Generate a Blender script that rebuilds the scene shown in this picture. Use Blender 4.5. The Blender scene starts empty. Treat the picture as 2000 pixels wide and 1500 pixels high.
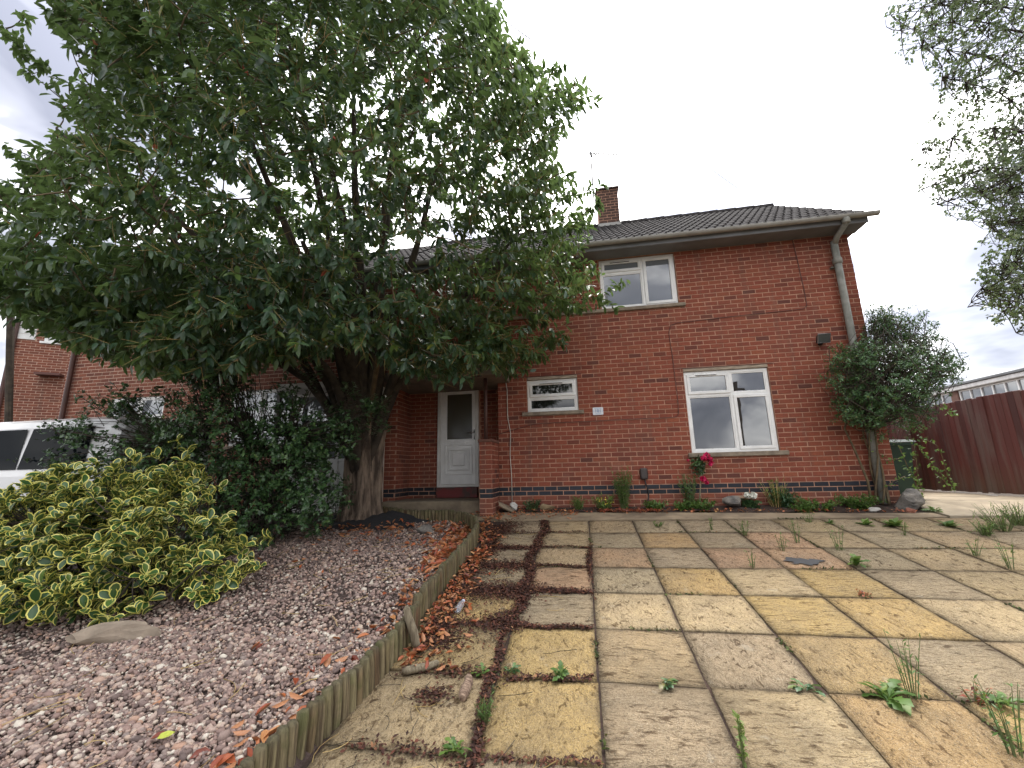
import bpy, math, random
import numpy as np
from mathutils import Vector, Matrix
rnd = random.Random(7)
RS = np.random.RandomState(7)
sc = bpy.context.scene
col = sc.collection
R = math.radians

# ------------------------------------------------------------------ camera
CAM = np.array([1.3189, -7.9066, 0.2907])
YAW, PIT, ROL, FPX = .1657, .2052, -.0239, 815.84
def _axes():
    cy, sy, cp, sp = math.cos(YAW), math.sin(YAW), math.cos(PIT), math.sin(PIT)
    f = np.array([-sy*cp, cy*cp, sp]); r = np.array([cy, sy, 0.]); u = np.cross(r, f)
    cr, sr = math.cos(ROL), math.sin(ROL)
    return cr*r+sr*u, -sr*r+cr*u, f
AR, AU, AF = _axes()
cd = bpy.data.cameras.new('camera'); cam = bpy.data.objects.new('camera', cd); col.objects.link(cam)
cd.sensor_width = 36; cd.lens = FPX/2000*36; cd.clip_end = 2000; cd.clip_start = .05
cam.matrix_world = Matrix(((AR[0], AU[0], -AF[0], CAM[0]), (AR[1], AU[1], -AF[1], CAM[1]), (AR[2], AU[2], -AF[2], CAM[2]), (0, 0, 0, 1)))
sc.camera = cam
def at(u, v, d):
    "world point seen at photo pixel (u, v) and d metres in front of the camera"
    return CAM + (AR*(u-1000)/FPX - AU*(v-750)/FPX + AF)*d

# ------------------------------------------------------------------ light
SUN_EL, SUN_AZ = R(62), R(14)          # behind the house, a little to the right
sdir = Vector((math.sin(SUN_AZ)*math.cos(SUN_EL), math.cos(SUN_AZ)*math.cos(SUN_EL), math.sin(SUN_EL)))
world = bpy.data.worlds.new('World'); sc.world = world; world.use_nodes = True
nt = world.node_tree; nt.nodes.clear()
def wn(t, **k):
    n = nt.nodes.new(t)
    for a, b in k.items(): setattr(n, a, b)
    return n
sky = wn('ShaderNodeTexSky', sky_type='NISHITA', sun_disc=False, sun_elevation=SUN_EL, sun_rotation=SUN_AZ)
bg1 = wn('ShaderNodeBackground'); bg1.inputs[1].default_value = .12
nt.links.new(sky.outputs[0], bg1.inputs[0])
tc = wn('ShaderNodeTexCoord')
dot = wn('ShaderNodeVectorMath', operation='DOT_PRODUCT'); dot.inputs[1].default_value = sdir
nt.links.new(tc.outputs['Generated'], dot.inputs[0])
glow = wn('ShaderNodeMapRange', interpolation_type='SMOOTHSTEP'); nt.links.new(dot.outputs['Value'], glow.inputs[0])
glow.inputs[1].default_value = .45; glow.inputs[2].default_value = 1.0; glow.inputs[3].default_value = 0; glow.inputs[4].default_value = 1
mp = wn('ShaderNodeMapping'); mp.inputs['Scale'].default_value = (1.0, 1.0, 2.6); mp.inputs['Location'].default_value = (-7.85, 4.65, 1.64)
nt.links.new(tc.outputs['Generated'], mp.inputs[0])
nz = wn('ShaderNodeTexNoise'); nz.inputs['Scale'].default_value = 2.4; nz.inputs['Detail'].default_value = 5; nz.inputs['Roughness'].default_value = .52; nz.inputs['Distortion'].default_value = .5
nt.links.new(mp.outputs[0], nz.inputs[0])
cr_ = wn('ShaderNodeValToRGB'); nt.links.new(nz.outputs[0], cr_.inputs[0])
el = cr_.color_ramp.elements
el[0].position = .385; el[0].color = (.145, .15, .18, 1); el[1].position = .62; el[1].color = (1.0, .985, .96, 1)
e = el.new(.465); e.color = (.255, .26, .295, 1); e = el.new(.53); e.color = (.62, .62, .63, 1)
gm = wn('ShaderNodeMath', operation='MULTIPLY_ADD'); nt.links.new(glow.outputs[0], gm.inputs[0]); gm.inputs[1].default_value = 2.0; gm.inputs[2].default_value = 1.0
vm = wn('ShaderNodeVectorMath', operation='SCALE'); nt.links.new(cr_.outputs[0], vm.inputs[0]); nt.links.new(gm.outputs[0], vm.inputs['Scale'])
bg2 = wn('ShaderNodeBackground'); bg2.inputs[1].default_value = 1.0; nt.links.new(vm.outputs[0], bg2.inputs[0])
mx = wn('ShaderNodeMixShader'); mx.inputs[0].default_value = .94
nt.links.new(bg1.outputs[0], mx.inputs[1]); nt.links.new(bg2.outputs[0], mx.inputs[2])
wo = wn('ShaderNodeOutputWorld'); nt.links.new(mx.outputs[0], wo.inputs[0])
sl = bpy.data.lights.new('sun', 'SUN'); sl.energy = 1.05; sl.angle = R(12); sl.color = (1, .95, .88)
so = bpy.data.objects.new('sun', sl); col.objects.link(so); so.rotation_euler = sdir.to_track_quat('Z', 'Y').to_euler(); so.location = (0, 20, 30)
sc.view_settings.view_transform = 'Standard'; sc.view_settings.look = 'None'
sc.view_settings.exposure = 1.68; sc.view_settings.gamma = 1; sc.view_settings.use_curve_mapping = False
sc.render.engine = 'CYCLES'; sc.cycles.use_denoising = True
sc.cycles.max_bounces = 8; sc.cycles.transparent_max_bounces = 8

# ------------------------------------------------------------------ helpers
def wloc(o):
    v = Vector((0, 0, 0))
    while o is not None: v = v + o.location; o = o.parent
    return v
def tag(o, label=None, cat=None, group=None, kind=None):
    for k, v in (('label', label), ('category', cat), ('group', group), ('kind', kind)):
        if v: o[k] = v
    return o
def empty(name, loc, label, cat, group=None):
    o = bpy.data.objects.new(name, None); col.objects.link(o); o.location = loc; o.empty_display_size = .2
    return tag(o, label, cat, group)
def link(name, me, parent=None, loc=(0, 0, 0), rot=None, scale=None):
    o = bpy.data.objects.new(name, me); col.objects.link(o)
    l = Vector(loc)
    if parent is not None: o.parent = parent; l = l - wloc(parent)
    o.location = l
    if rot is not None: o.rotation_euler = rot
    if scale is not None: o.scale = scale
    return o
class MB:
    def __init__(s): s.v = []; s.f = []; s.mi = []
    def add(s, vs, fs, mi=0):
        n = len(s.v); s.v += [tuple(map(float, p)) for p in vs]; s.f += [tuple(i+n for i in f) for f in fs]; s.mi += [mi]*len(fs); return s
    def box(s, x0, x1, y0, y1, z0, z1, mi=0, b=0.):
        if b <= 0:
            v = [(x0, y0, z0), (x1, y0, z0), (x1, y1, z0), (x0, y1, z0), (x0, y0, z1), (x1, y0, z1), (x1, y1, z1), (x0, y1, z1)]
            return s.add(v, [(0, 3, 2, 1), (4, 5, 6, 7), (0, 1, 5, 4), (1, 2, 6, 5), (2, 3, 7, 6), (3, 0, 4, 7)], mi)
        b = min(b, (x1-x0)*.45, (y1-y0)*.45, (z1-z0)*.45)
        import bmesh
        bm = bmesh.new(); bmesh.ops.create_cube(bm, size=1)
        for q in bm.verts: q.co = Vector(((x0+x1)/2+q.co.x*(x1-x0), (y0+y1)/2+q.co.y*(y1-y0), (z0+z1)/2+q.co.z*(z1-z0)))
        bmesh.ops.bevel(bm, geom=bm.edges[:], offset=b, segments=1, affect='EDGES', profile=.5)
        bm.verts.index_update()
        s.add([q.co for q in bm.verts], [[q.index for q in f.verts] for f in bm.faces], mi); bm.free(); return s
    def tube(s, pts, rad, n=8, mi=0, cap=True):
        pts = [Vector(p) for p in pts]; m = len(pts)
        if not hasattr(rad, '__len__'): rad = [rad]*m
        vs = []; up = None
        for i, p in enumerate(pts):
            t = (pts[min(i+1, m-1)]-pts[max(i-1, 0)]).normalized()
            if up is None: up = Vector((0, 0, 1)) if abs(t.z) < .9 else Vector((1, 0, 0))
            a = t.cross(up)
            if a.length < 1e-4: a = t.orthogonal()
            a.normalize(); bb = a.cross(t); up = bb
            for k in range(n):
                w = 2*math.pi*k/n; vs.append(p+(a*math.cos(w)+bb*math.sin(w))*rad[i])
        fs = [(i*n+k, i*n+(k+1) % n, (i+1)*n+(k+1) % n, (i+1)*n+k) for i in range(m-1) for k in range(n)]
        if cap: fs += [tuple(range(n-1, -1, -1)), tuple((m-1)*n+k for k in range(n))]
        return s.add(vs, fs, mi)
    def lathe(s, c, prof, n=12, mi=0):
        m = len(prof)
        vs = [(c[0]+r*math.cos(2*math.pi*k/n), c[1]+r*math.sin(2*math.pi*k/n), c[2]+z) for r, z in prof for k in range(n)]
        fs = [(i*n+k, i*n+(k+1) % n, (i+1)*n+(k+1) % n, (i+1)*n+k) for i in range(m-1) for k in range(n)]
        fs += [tuple(range(n-1, -1, -1)), tuple((m-1)*n+k for k in range(n))]
        return s.add(vs, fs, mi)
    def mesh(s, name, mats, smooth=False):
        me = bpy.data.meshes.new(name); me.from_pydata(s.v, [], s.f)
        for m in (mats if isinstance(mats, (list, tuple)) else [mats]): me.materials.append(m)
        if any(s.mi): me.polygons.foreach_set('material_index', s.mi)
        if smooth: me.polygons.foreach_set('use_smooth', [True]*len(s.f))
        me.update(); return me
    def build(s, name, mats, parent=None, smooth=False, loc=(0, 0, 0), rot=None):
        return link(name, s.mesh(name, mats, smooth), parent, loc, rot)
def np_mesh(name, V, F_flat, totals, mats, fmi=None, tone=None, smooth=True):
    me = bpy.data.meshes.new(name)
    me.vertices.add(len(V)); me.vertices.foreach_set('co', np.ascontiguousarray(V, np.float32).ravel())
    me.loops.add(len(F_flat)); me.loops.foreach_set('vertex_index', np.ascontiguousarray(F_flat, np.int32))
    me.polygons.add(len(totals)); st = np.concatenate([[0], np.cumsum(totals)[:-1]]).astype(np.int32)
    me.polygons.foreach_set('loop_start', st)
    for m in (mats if isinstance(mats, (list, tuple)) else [mats]): me.materials.append(m)
    if fmi is not None: me.polygons.foreach_set('material_index', np.ascontiguousarray(fmi, np.int32))
    me.polygons.foreach_set('use_smooth', np.full(len(totals), smooth, bool))
    if tone is not None:
        a = me.attributes.new('tone', 'FLOAT', 'POINT'); a.data.foreach_set('value', np.ascontiguousarray(tone, np.float32))
    me.update(calc_edges=True); me.validate(); return me
def bulk(name, base, Ms, Ts, mats, parent=None, tone=None, smooth=True, kind=None):
    bv, bf = base[0], base[1]; fmi = base[2] if len(base) > 2 else None
    N = len(Ts); nv = len(bv)
    V = (np.einsum('nij,vj->nvi', Ms, bv)+Ts[:, None, :]).reshape(-1, 3)
    fl = np.concatenate([np.array(f) for f in bf]); tot = np.array([len(f) for f in bf])
    F = (fl[None, :]+(np.arange(N)*nv)[:, None]).ravel()
    me = np_mesh(name, V, F, np.tile(tot, N), mats, None if fmi is None else np.tile(fmi, N), None if tone is None else np.repeat(tone, nv), smooth)
    o = link(name, me, parent)
    if kind: o['kind'] = kind
    return o
def unit(a): return a/(np.linalg.norm(a, axis=-1, keepdims=True)+1e-9)
def frames(ax, nr, L, W=None):
    "matrices whose x is the leaf axis, z its normal"
    ax = unit(ax); s = unit(np.cross(nr, ax)); n = np.cross(ax, s)
    L = np.asarray(L)[:, None]; W = L if W is None else np.asarray(W)[:, None]
    return np.stack([ax*L, s*W, n*L], -1)
def rv(n): return unit(RS.normal(size=(n, 3)))
def solo(name, base_meshes, Ms, Ts, parent):
    "single pieces as objects sharing the given meshes"
    pw = wloc(parent) if parent is not None else Vector((0, 0, 0))
    out = []
    for i in range(len(Ts)):
        o = bpy.data.objects.new(name, base_meshes[i % len(base_meshes)]); col.objects.link(o)
        if parent is not None: o.parent = parent
        m = Matrix([list(map(float, r)) for r in Ms[i]]).to_4x4(); m.translation = Vector(Ts[i])-pw
        o.matrix_basis = m; out.append(o)
    return out
def largest(Ms, Ts, n):
    d = Ts-CAM; dist = np.linalg.norm(d, axis=1); z = d@AF
    u = 1000+FPX*(d@AR)/z; v = 750-FPX*(d@AU)/z
    L = np.linalg.norm(Ms[:, :, 0], axis=1); nn = unit(Ms[:, :, 2]); face = np.abs((nn*d).sum(1))/dist
    w = L*L*(face+.15)/dist**2*((u > 10) & (u < 1990) & (v > 10) & (v < 1490) & (z > .1))
    o = np.argsort(-w); return o[:n], o[n:]

# ------------------------------------------------------------------ materials
def nodes(name):
    m = bpy.data.materials.new(name); m.use_nodes = True; t = m.node_tree
    return m, t, t.nodes['Principled BSDF']
def N_(t, typ, props=None, **inp):
    n = t.nodes.new(typ)
    for a, b in (props or {}).items(): setattr(n, a, b)
    for a, b in inp.items():
        s = n.inputs[a.replace('_', ' ')] if a.replace('_', ' ') in n.inputs else n.inputs[int(a[1:])]
        if isinstance(b, bpy.types.NodeSocket): t.links.new(b, s)
        else: s.default_value = b
    return n
def ramp(t, fac, stops, interp='LINEAR'):
    n = N_(t, 'ShaderNodeValToRGB', Fac=fac); e = n.color_ramp.elements; n.color_ramp.interpolation = interp
    e[0].position, e[1].position = stops[0][0], stops[-1][0]
    e[0].color = (*stops[0][1], 1); e[1].color = (*stops[-1][1], 1)
    for p, c in stops[1:-1]: q = e.new(p); q.color = (*c, 1)
    return n.outputs[0]
def mixc(t, fac, a, b, mode='MIX'):
    n = N_(t, 'ShaderNodeMix', dict(data_type='RGBA', blend_type=mode))
    for i, s in ((0, fac), (6, a), (7, b)):
        if isinstance(s, bpy.types.NodeSocket): t.links.new(s, n.inputs[i])
        else: n.inputs[i].default_value = s if i == 0 else (*s, 1)
    return n.outputs[2]
def coord(t, scale=(1, 1, 1), which='Object', shift=True):
    tc = N_(t, 'ShaderNodeTexCoord'); v = tc.outputs[which]
    if shift:
        oi = N_(t, 'ShaderNodeObjectInfo'); ms = N_(t, 'ShaderNodeVectorMath', dict(operation='MULTIPLY_ADD'), i0=oi.outputs['Random'], i1=(37., 53., 19.), i2=v); v = ms.outputs[0]
    if scale != (1, 1, 1): v = N_(t, 'ShaderNodeMapping', i0=v, Scale=scale).outputs[0]
    return v
def noise(t, vec, scale, detail=4, rough=.55, dist=0.):
    return N_(t, 'ShaderNodeTexNoise', Vector=vec, Scale=scale, Detail=detail, Roughness=rough, Distortion=dist).outputs[0]
def bump(t, b, h, strength, dist=.01):
    n = N_(t, 'ShaderNodeBump', Height=h, Strength=strength, Distance=dist); t.links.new(n.outputs[0], b.inputs['Normal'])
def mat(name, c, rough=.6, c2=None, scale=6, bmp=0., bscale=40, bdist=.005, metal=0., spec=.5, stretch=(1, 1, 1), lo=.35, hi=.65):
    m, t, b = nodes(name); v = coord(t, stretch)
    c2 = c2 or tuple(x*.78 for x in c)
    b.inputs['Base Color'].default_value = (*c, 1)
    t.links.new(ramp(t, noise(t, v, scale, 6), [(lo, c2), (hi, c)]), b.inputs['Base Color'])
    b.inputs['Roughness'].default_value = rough; b.inputs['Metallic'].default_value = metal; b.inputs['Specular IOR Level'].default_value = spec
    if bmp: bump(t, b, noise(t, v, bscale, 6), bmp, bdist)
    return m
def leafmat(name, stops, rough=.4, trans=.25, tcol=(.22, .34, .09), spec=.5, back=None):
    m, t, b = nodes(name)
    a = N_(t, 'ShaderNodeAttribute', dict(attribute_name='tone'))
    g = N_(t, 'ShaderNodeNewGeometry')
    v = N_(t, 'ShaderNodeTexCoord').outputs['Object']
    f = N_(t, 'ShaderNodeMath', dict(operation='MULTIPLY_ADD'), i0=noise(t, v, 14, 2), i1=.24, i2=a.outputs['Fac'])
    f2 = N_(t, 'ShaderNodeMath', dict(operation='SUBTRACT'), i0=f.outputs[0], i1=.12)
    c = ramp(t, f2.outputs[0], stops)
    if back: c = mixc(t, g.outputs['Backfacing'], c, back)
    t.links.new(c, b.inputs['Base Color']); b.inputs['Roughness'].default_value = rough; b.inputs['Specular IOR Level'].default_value = spec
    if trans:
        tr = N_(t, 'ShaderNodeBsdfTranslucent'); t.links.new(mixc(t, .5, c, tcol), tr.inputs[0])
        ms = N_(t, 'ShaderNodeMixShader', i0=trans, i1=b.outputs[0], i2=tr.outputs[0])
        t.links.new(ms.outputs[0], t.nodes['Material Output'].inputs[0])
    return m

def brickmat(name, stops, rough=.85, soot=.25):
    m, t, b = nodes(name)
    oi = N_(t, 'ShaderNodeObjectInfo'); g = N_(t, 'ShaderNodeNewGeometry')
    s = N_(t, 'ShaderNodeMath', dict(operation='ADD'), i0=oi.outputs['Random'], i1=g.outputs['Random Per Island'])
    fr = N_(t, 'ShaderNodeMath', dict(operation='FRACT'), i0=s.outputs[0])
    pos = g.outputs['Position']
    c = ramp(t, fr.outputs[0], stops)
    c = mixc(t, N_(t, 'ShaderNodeMath', dict(operation='MULTIPLY'), i0=noise(t, pos, 38, 5, .65), i1=.75).outputs[0], c, tuple(x*.45 for x in stops[0][1]))
    big = N_(t, 'ShaderNodeMapRange', i0=noise(t, pos, .9, 4), i1=.45, i2=.75, i3=0., i4=soot)
    c = mixc(t, big.outputs[0], c, (.11, .06, .05))
    sv = N_(t, 'ShaderNodeMapping', i0=pos, Scale=(2.2, 2.2, .22)).outputs[0]
    stv = N_(t, 'ShaderNodeMapRange', i0=noise(t, sv, 2.4, 5, .6), i1=.52, i2=.74, i3=0., i4=.55 if soot else 0.); c = mixc(t, stv.outputs[0], c, (.12, .075, .06))
    pal = N_(t, 'ShaderNodeMapRange', i0=noise(t, pos, 1.7, 6, .7), i1=.60, i2=.78, i3=0., i4=.30); c = mixc(t, pal.outputs[0], c, (.36, .24, .18))
    t.links.new(c, b.inputs['Base Color']); b.inputs['Roughness'].default_value = rough; b.inputs['Specular IOR Level'].default_value = .3
    bump(t, b, noise(t, pos, 120, 5, .7), .5, .004)
    return m
BRICK = brickmat('red_brick', [(0, (.22, .058, .037)), (.12, (.32, .088, .052)), (.4, (.345, .100, .058)), (.65, (.27, .075, .046)), (.84, (.38, .118, .062)), (.93, (.215, .064, .040)), (.975, (.15, .056, .042)), (1, (.12, .049, .039))])
BRICKP = brickmat('plinth_brick', [(0, (.30, .10, .06)), (.5, (.24, .075, .05)), (.8, (.36, .10, .05)), (1, (.13, .055, .045))], soot=.4)
BRICKC = brickmat('chimney_brick', [(0, (.075, .042, .032)), (.5, (.115, .062, .044)), (1, (.055, .034, .028))], soot=.6)
BRICKL = brickmat('brown_red_brick', [(0, (.21, .075, .05)), (.4, (.30, .10, .062)), (.8, (.34, .125, .075)), (1, (.18, .07, .055))], soot=.1)
BLUE = brickmat('blue_brick', [(0, (.022, .025, .034)), (.5, (.034, .037, .05)), (1, (.018, .02, .026))], rough=.45, soot=0)
MORTAR = mat('mortar', (.47, .26, .175), .95, (.32, .175, .12), 5, .4, 90, .004)
MORTARL = mat('pale_mortar', (.60, .42, .32), .95, (.46, .31, .23), 5, .3, 90, .004)
UPVC = mat('white_upvc', (.84, .84, .82), .28, (.70, .70, .68), 3)
UPVCD = mat('weathered_upvc', (.70, .69, .66), .35, (.58, .57, .53), 4)
SILL = mat('stone_sill', (.28, .23, .17), .9, (.17, .135, .10), 9, .3, 60)
CONC = mat('concrete', (.27, .215, .145), .95, (.13, .10, .07), 3.5, .5, 55, .006)
SOFFIT = mat('soffit_board', (.20, .21, .22), .7, (.15, .155, .16), 2)
GUTTER = mat('grey_gutter', (.36, .35, .32), .6, (.27, .26, .23), 5)
PIPE = mat('grey_pipe', (.27, .265, .235), .75, (.17, .17, .145), 7, .3, 60)
LEAD = mat('lead', (.36, .35, .33), .6)
DARK = mat('black_plastic', (.018, .018, .02), .5)
BROWN = mat('brown_plastic', (.055, .042, .038), .45)
DPIPE = mat('brown_pipe', (.10, .045, .035), .5, (.07, .035, .028))
CABLE = mat('white_cable', (.6, .57, .5), .6)
CABLED = mat('brown_cable', (.13, .052, .04), .6)
METAL = mat('steel', (.45, .45, .45), .35, metal=.9)
ALU = mat('grey_metal', (.10, .10, .105), .5, metal=.4)
def glassmat(name, ior, c=(.012, .013, .015), rough=.015):
    m, t, b = nodes(name); b.inputs['Base Color'].default_value = (*c, 1); b.inputs['Roughness'].default_value = rough; b.inputs['IOR'].default_value = ior
    v = N_(t, 'ShaderNodeNewGeometry').outputs['Position']
    bump(t, b, noise(t, v, 1.6, 2), .05, .02)
    return m
GLASS = glassmat('window_glass', 2.5)
GLASSN = glassmat('pale_glass', 2.3, (.16, .175, .19))  # glass with a pale blue-grey base colour
GLASSD = glassmat('dark_glass', 1.7, (.012, .014, .012), .05)
RED = mat('red_paint', (.16, .02, .018), .6, (.07, .03, .022), 5, lo=.42, hi=.55)
BARK = mat('bark', (.27, .20, .145), .95, (.06, .042, .03), 11, 1.0, 16, .06, stretch=(1, 1, .22), lo=.40, hi=.62)
BARKD = mat('dark_bark', (.075, .058, .042), .95, (.035, .028, .02), 8, .6, 20, .02)
TWIG = mat('twig', (.16, .115, .06), .9, (.08, .06, .035), 8)
STALK = mat('dry_stalk', (.42, .31, .12), .8, (.30, .2, .08), 8)
STONE = mat('grey_stone', (.24, .215, .185), .95, (.09, .085, .08), 7, .9, 16, .03)
PALE = mat('pale_stone', (.55, .53, .49), .9, (.42, .4, .36), 8)
WOODG = mat('weathered_wood', (.25, .21, .14), .9, (.11, .085, .055), 9, .6, 30, .01, stretch=(6, 6, .6))

# ground level of the drive: rises to the house, level beside it
def zg(x, y): return -.386+.0037*np.clip(x, -15, 15)+.135*np.clip(y, -9.2, 0)

# ------------------------------------------------------------------ setting: ground
def sheet(name, xs, ys, zf, m, kind='structure', parent=None, inside=None):
    X, Y = np.meshgrid(xs, ys); Z = zf(X, Y); V = np.stack([X, Y, Z], -1).reshape(-1, 3); nx = len(xs)
    F = []
    for j in range(len(ys)-1):
        for i in range(nx-1):
            if inside is None or inside((xs[i]+xs[i+1])/2, (ys[j]+ys[j+1])/2): F.append((j*nx+i, j*nx+i+1, (j+1)*nx+i+1, (j+1)*nx+i))
    b = MB(); b.add(V, F); o = b.build(name, m, parent, True)
    if kind: o['kind'] = kind
    return o
SOIL = mat('soil', (.055, .032, .022), 1, (.03, .018, .013), 9, .9, 45, .02)
GROUND = mat('ground_soil', (.075, .055, .038), 1, (.04, .03, .022), 4, .8, 30, .02)
sheet('ground', [-400, -60, -20, -12, -8, -4, 0, 4, 8.72, 12, 20, 60, 400], [-400, -40, -9.2, -6, -3, -1, 0, .7, 6, 15, 40, 400], lambda x, y: zg(x, y)-.035, GROUND)
# paving slabs
def slabmat():
    m, t, b = nodes('riven_slab'); oi = N_(t, 'ShaderNodeObjectInfo'); v = coord(t)
    sw = N_(t, 'ShaderNodeMath', dict(operation='GREATER_THAN'), i0=oi.outputs['Random'], i1=.5).outputs[0]
    va = N_(t, 'ShaderNodeMapping', i0=v, Scale=(4.2, 11, 1)).outputs[0]; vb = N_(t, 'ShaderNodeMapping', i0=v, Scale=(10, 5.0, 1)).outputs[0]
    mv = N_(t, 'ShaderNodeMix', dict(data_type='VECTOR')); t.links.new(sw, mv.inputs[0]); t.links.new(va, mv.inputs[4]); t.links.new(vb, mv.inputs[5])
    riv = noise(t, mv.outputs[1], 1.0, 8, .66, 2.2)
    riv2 = noise(t, mv.outputs[1], 2.3, 6, .6, 2.2)
    fine = noise(t, v, 75, 6, .72)
    grit = noise(t, v, 190, 3, .6)
    blot = noise(t, v, 2.6, 5, .62)
    base = mixc(t, .25, oi.outputs['Color'], (.46, .35, .205))
    dk = mixc(t, 1., base, (.30, .27, .26), 'MULTIPLY')
    c = mixc(t, ramp(t, blot, [(.40, (0, 0, 0)), (.66, (.75, .75, .75))]), base, mixc(t, .6, base, (.20, .17, .125)))
    c = mixc(t, ramp(t, riv2, [(.34, (.35, .35, .35)), (.46, (0, 0, 0)), (.488, (.85, .85, .85)), (.50, (.85, .85, .85)), (.53, (0, 0, 0)), (.66, (.3, .3, .3))]), c, dk)
    c = mixc(t, ramp(t, riv, [(.33, (.8, .8, .8)), (.45, (.1, .1, .1)), (.6, (0, 0, 0))]), c, dk)
    c = mixc(t, ramp(t, fine, [(.32, (.9, .9, .9)), (.46, (0, 0, 0))]), c, (.085, .068, .05))
    c = mixc(t, ramp(t, grit, [(.58, (0, 0, 0)), (.70, (.6, .6, .6))]), c, (.68, .60, .46))
    wp = N_(t, 'ShaderNodeNewGeometry').outputs['Position']
    fl3 = noise(t, N_(t, 'ShaderNodeVectorMath', dict(operation='MULTIPLY'), i0=mv.outputs[1], i1=(2.1, 2.6, 2.)).outputs[0], 1.0, 5, .62, .7)
    late = ramp(t, fl3, [(.355, (.85, .85, .85)), (.43, (0, 0, 0))])
    st1 = N_(t, 'ShaderNodeMapRange', i0=noise(t, wp, 1.15, 6, .62), i1=.50, i2=.72, i3=0., i4=.45); c = mixc(t, st1.outputs[0], c, (.17, .13, .08))
    lich = N_(t, 'ShaderNodeMapRange', i0=noise(t, wp, 9, 3, .5), i1=.66, i2=.74, i3=0., i4=.22); c = mixc(t, lich.outputs[0], c, (.50, .47, .38))
    c = mixc(t, late, c, mixc(t, 1., c, (.28, .23, .20), 'MULTIPLY'))
    ob = N_(t, 'ShaderNodeSeparateXYZ', i0=N_(t, 'ShaderNodeTexCoord').outputs['Object']); ax_ = N_(t, 'ShaderNodeMath', dict(operation='ABSOLUTE'), i0=ob.outputs[0]); ay_ = N_(t, 'ShaderNodeMath', dict(operation='ABSOLUTE'), i0=ob.outputs[1])
    em = N_(t, 'ShaderNodeMath', dict(operation='MAXIMUM'), i0=ax_.outputs[0], i1=ay_.outputs[0]); en = N_(t, 'ShaderNodeMath', dict(operation='MULTIPLY_ADD'), i0=noise(t, v, 9, 5, .65), i1=.10, i2=em.outputs[0])
    ed = N_(t, 'ShaderNodeMapRange', i0=en.outputs[0], i1=.345, i2=.385, i3=0., i4=.75); c = mixc(t, ed.outputs[0], c, (.10, .078, .052))
    t.links.new(c, b.inputs['Base Color']); b.inputs['Roughness'].default_value = .95; b.inputs['Specular IOR Level'].default_value = .2
    h = N_(t, 'ShaderNodeMath', dict(operation='MULTIPLY_ADD'), i0=fine, i1=.25, i2=riv)
    h = N_(t, 'ShaderNodeMath', dict(operation='MULTIPLY_ADD'), i0=riv2, i1=.5, i2=h.outputs[0])
    h = N_(t, 'ShaderNodeMath', dict(operation='MULTIPLY_ADD'), i0=fl3, i1=.6, i2=h.outputs[0])
    bump(t, b, h.outputs[0], 1.0, .03)
    return m
SLABM = slabmat()
paving = sheet('paving', list(np.linspace(-.35, 8.6, 10)), list(np.linspace(-7.5, -.9, 8)), lambda x, y: zg(x, y)-.012, SOIL)
PS, PX, PY = .66, 1.327, -.90
COLS = dict(y=(.55, .375, .135), o=(.54, .345, .15), t=(.48, .36, .20), g=(.40, .32, .205), p=(.51, .31, .18), l=(.57, .43, .25), d=(.41, .29, .125))
LAY = {0: 'ggttgggtgttgt', 1: 'ggtgogptgtgtg', 2: 'ggtpgppgttgdt', 3: 'ggpgylygttodt', 4: 'dygllyylltgtl', 5: 'ddytgdgltgttt', 6: 'gtygloyggttgt', 7: 'gtgtgtotgttgg', 8: 'gttgtggttgttg', 9: 'gttgtggttgttg'}
def slab_mesh(k):
    b = MB(); n = 6; h = .3235; rr = random.Random(k)
    P = [[-h+2*h*i/n for i in range(n+1)] for _ in range(n+1)]
    vs = []
    for j in range(n+1):
        for i in range(n+1):
            x, y = -h+2*h*i/n, -h+2*h*j/n; ed = i in (0, n) or j in (0, n)
            vs.append((x+(rr.uniform(-.004, .004) if ed else 0), y+(rr.uniform(-.004, .004) if ed else 0), rr.uniform(-.003, .002)-(.004 if ed else 0)))
    fs = [(j*(n+1)+i, j*(n+1)+i+1, (j+1)*(n+1)+i+1, (j+1)*(n+1)+i) for j in range(n) for i in range(n)]
    ring = [i for i in range(n+1)]+[(n+1)*j+n for j in range(1, n+1)]+[(n+1)*n+i for i in range(n-1, -1, -1)]+[(n+1)*j for j in range(n-1, 0, -1)]
    m0 = len(vs); vs += [(vs[i][0]*1.008, vs[i][1]*1.008, -.045) for i in ring]
    fs += [(ring[(i+1) % len(ring)], ring[i], m0+i, m0+(i+1) % len(ring)) for i in range(len(ring))]
    b.add(vs, fs); return b.mesh('slab', SLABM, True)
SL = [slab_mesh(k) for k in range(6)]
for me in SL:
    me.polygons.foreach_set('use_smooth', [len(set(p.vertices) & set(range(49))) == 4 for p in me.polygons])
for j in range(9):
    for k in range(-3, 10):
        x, y = PX+(k+.5)*PS, PY-(j+.5)*PS
        x += {-2: -.010, -1: -.004}.get(k, 0)+rnd.uniform(-.003, .003)
        if k == -3 or x > 8.4: continue
        wide = 1.22 if (k == -2 and j >= 4) else 1.
        if wide > 1: x -= .085
        o = link('slab', SL[rnd.randrange(6)], paving, (x, y, zg(x, y)+rnd.uniform(-.003, .004)), (Matrix.Rotation(math.atan(.135)+rnd.uniform(-.006, .006), 3, 'X') @ Matrix.Rotation(rnd.uniform(-.006, .006), 3, 'Y') @ Matrix.Rotation(rnd.choice([0, math.pi])+rnd.uniform(-.007, .007), 3, 'Z')).to_euler(), (wide, 1.009, 1))
        c = COLS[LAY[j][(k+3) % 13]]; q = rnd.uniform(.9, 1.08); o.color = (c[0]*q, c[1]*q*rnd.uniform(.97, 1.03), c[2]*q, 1)
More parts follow.
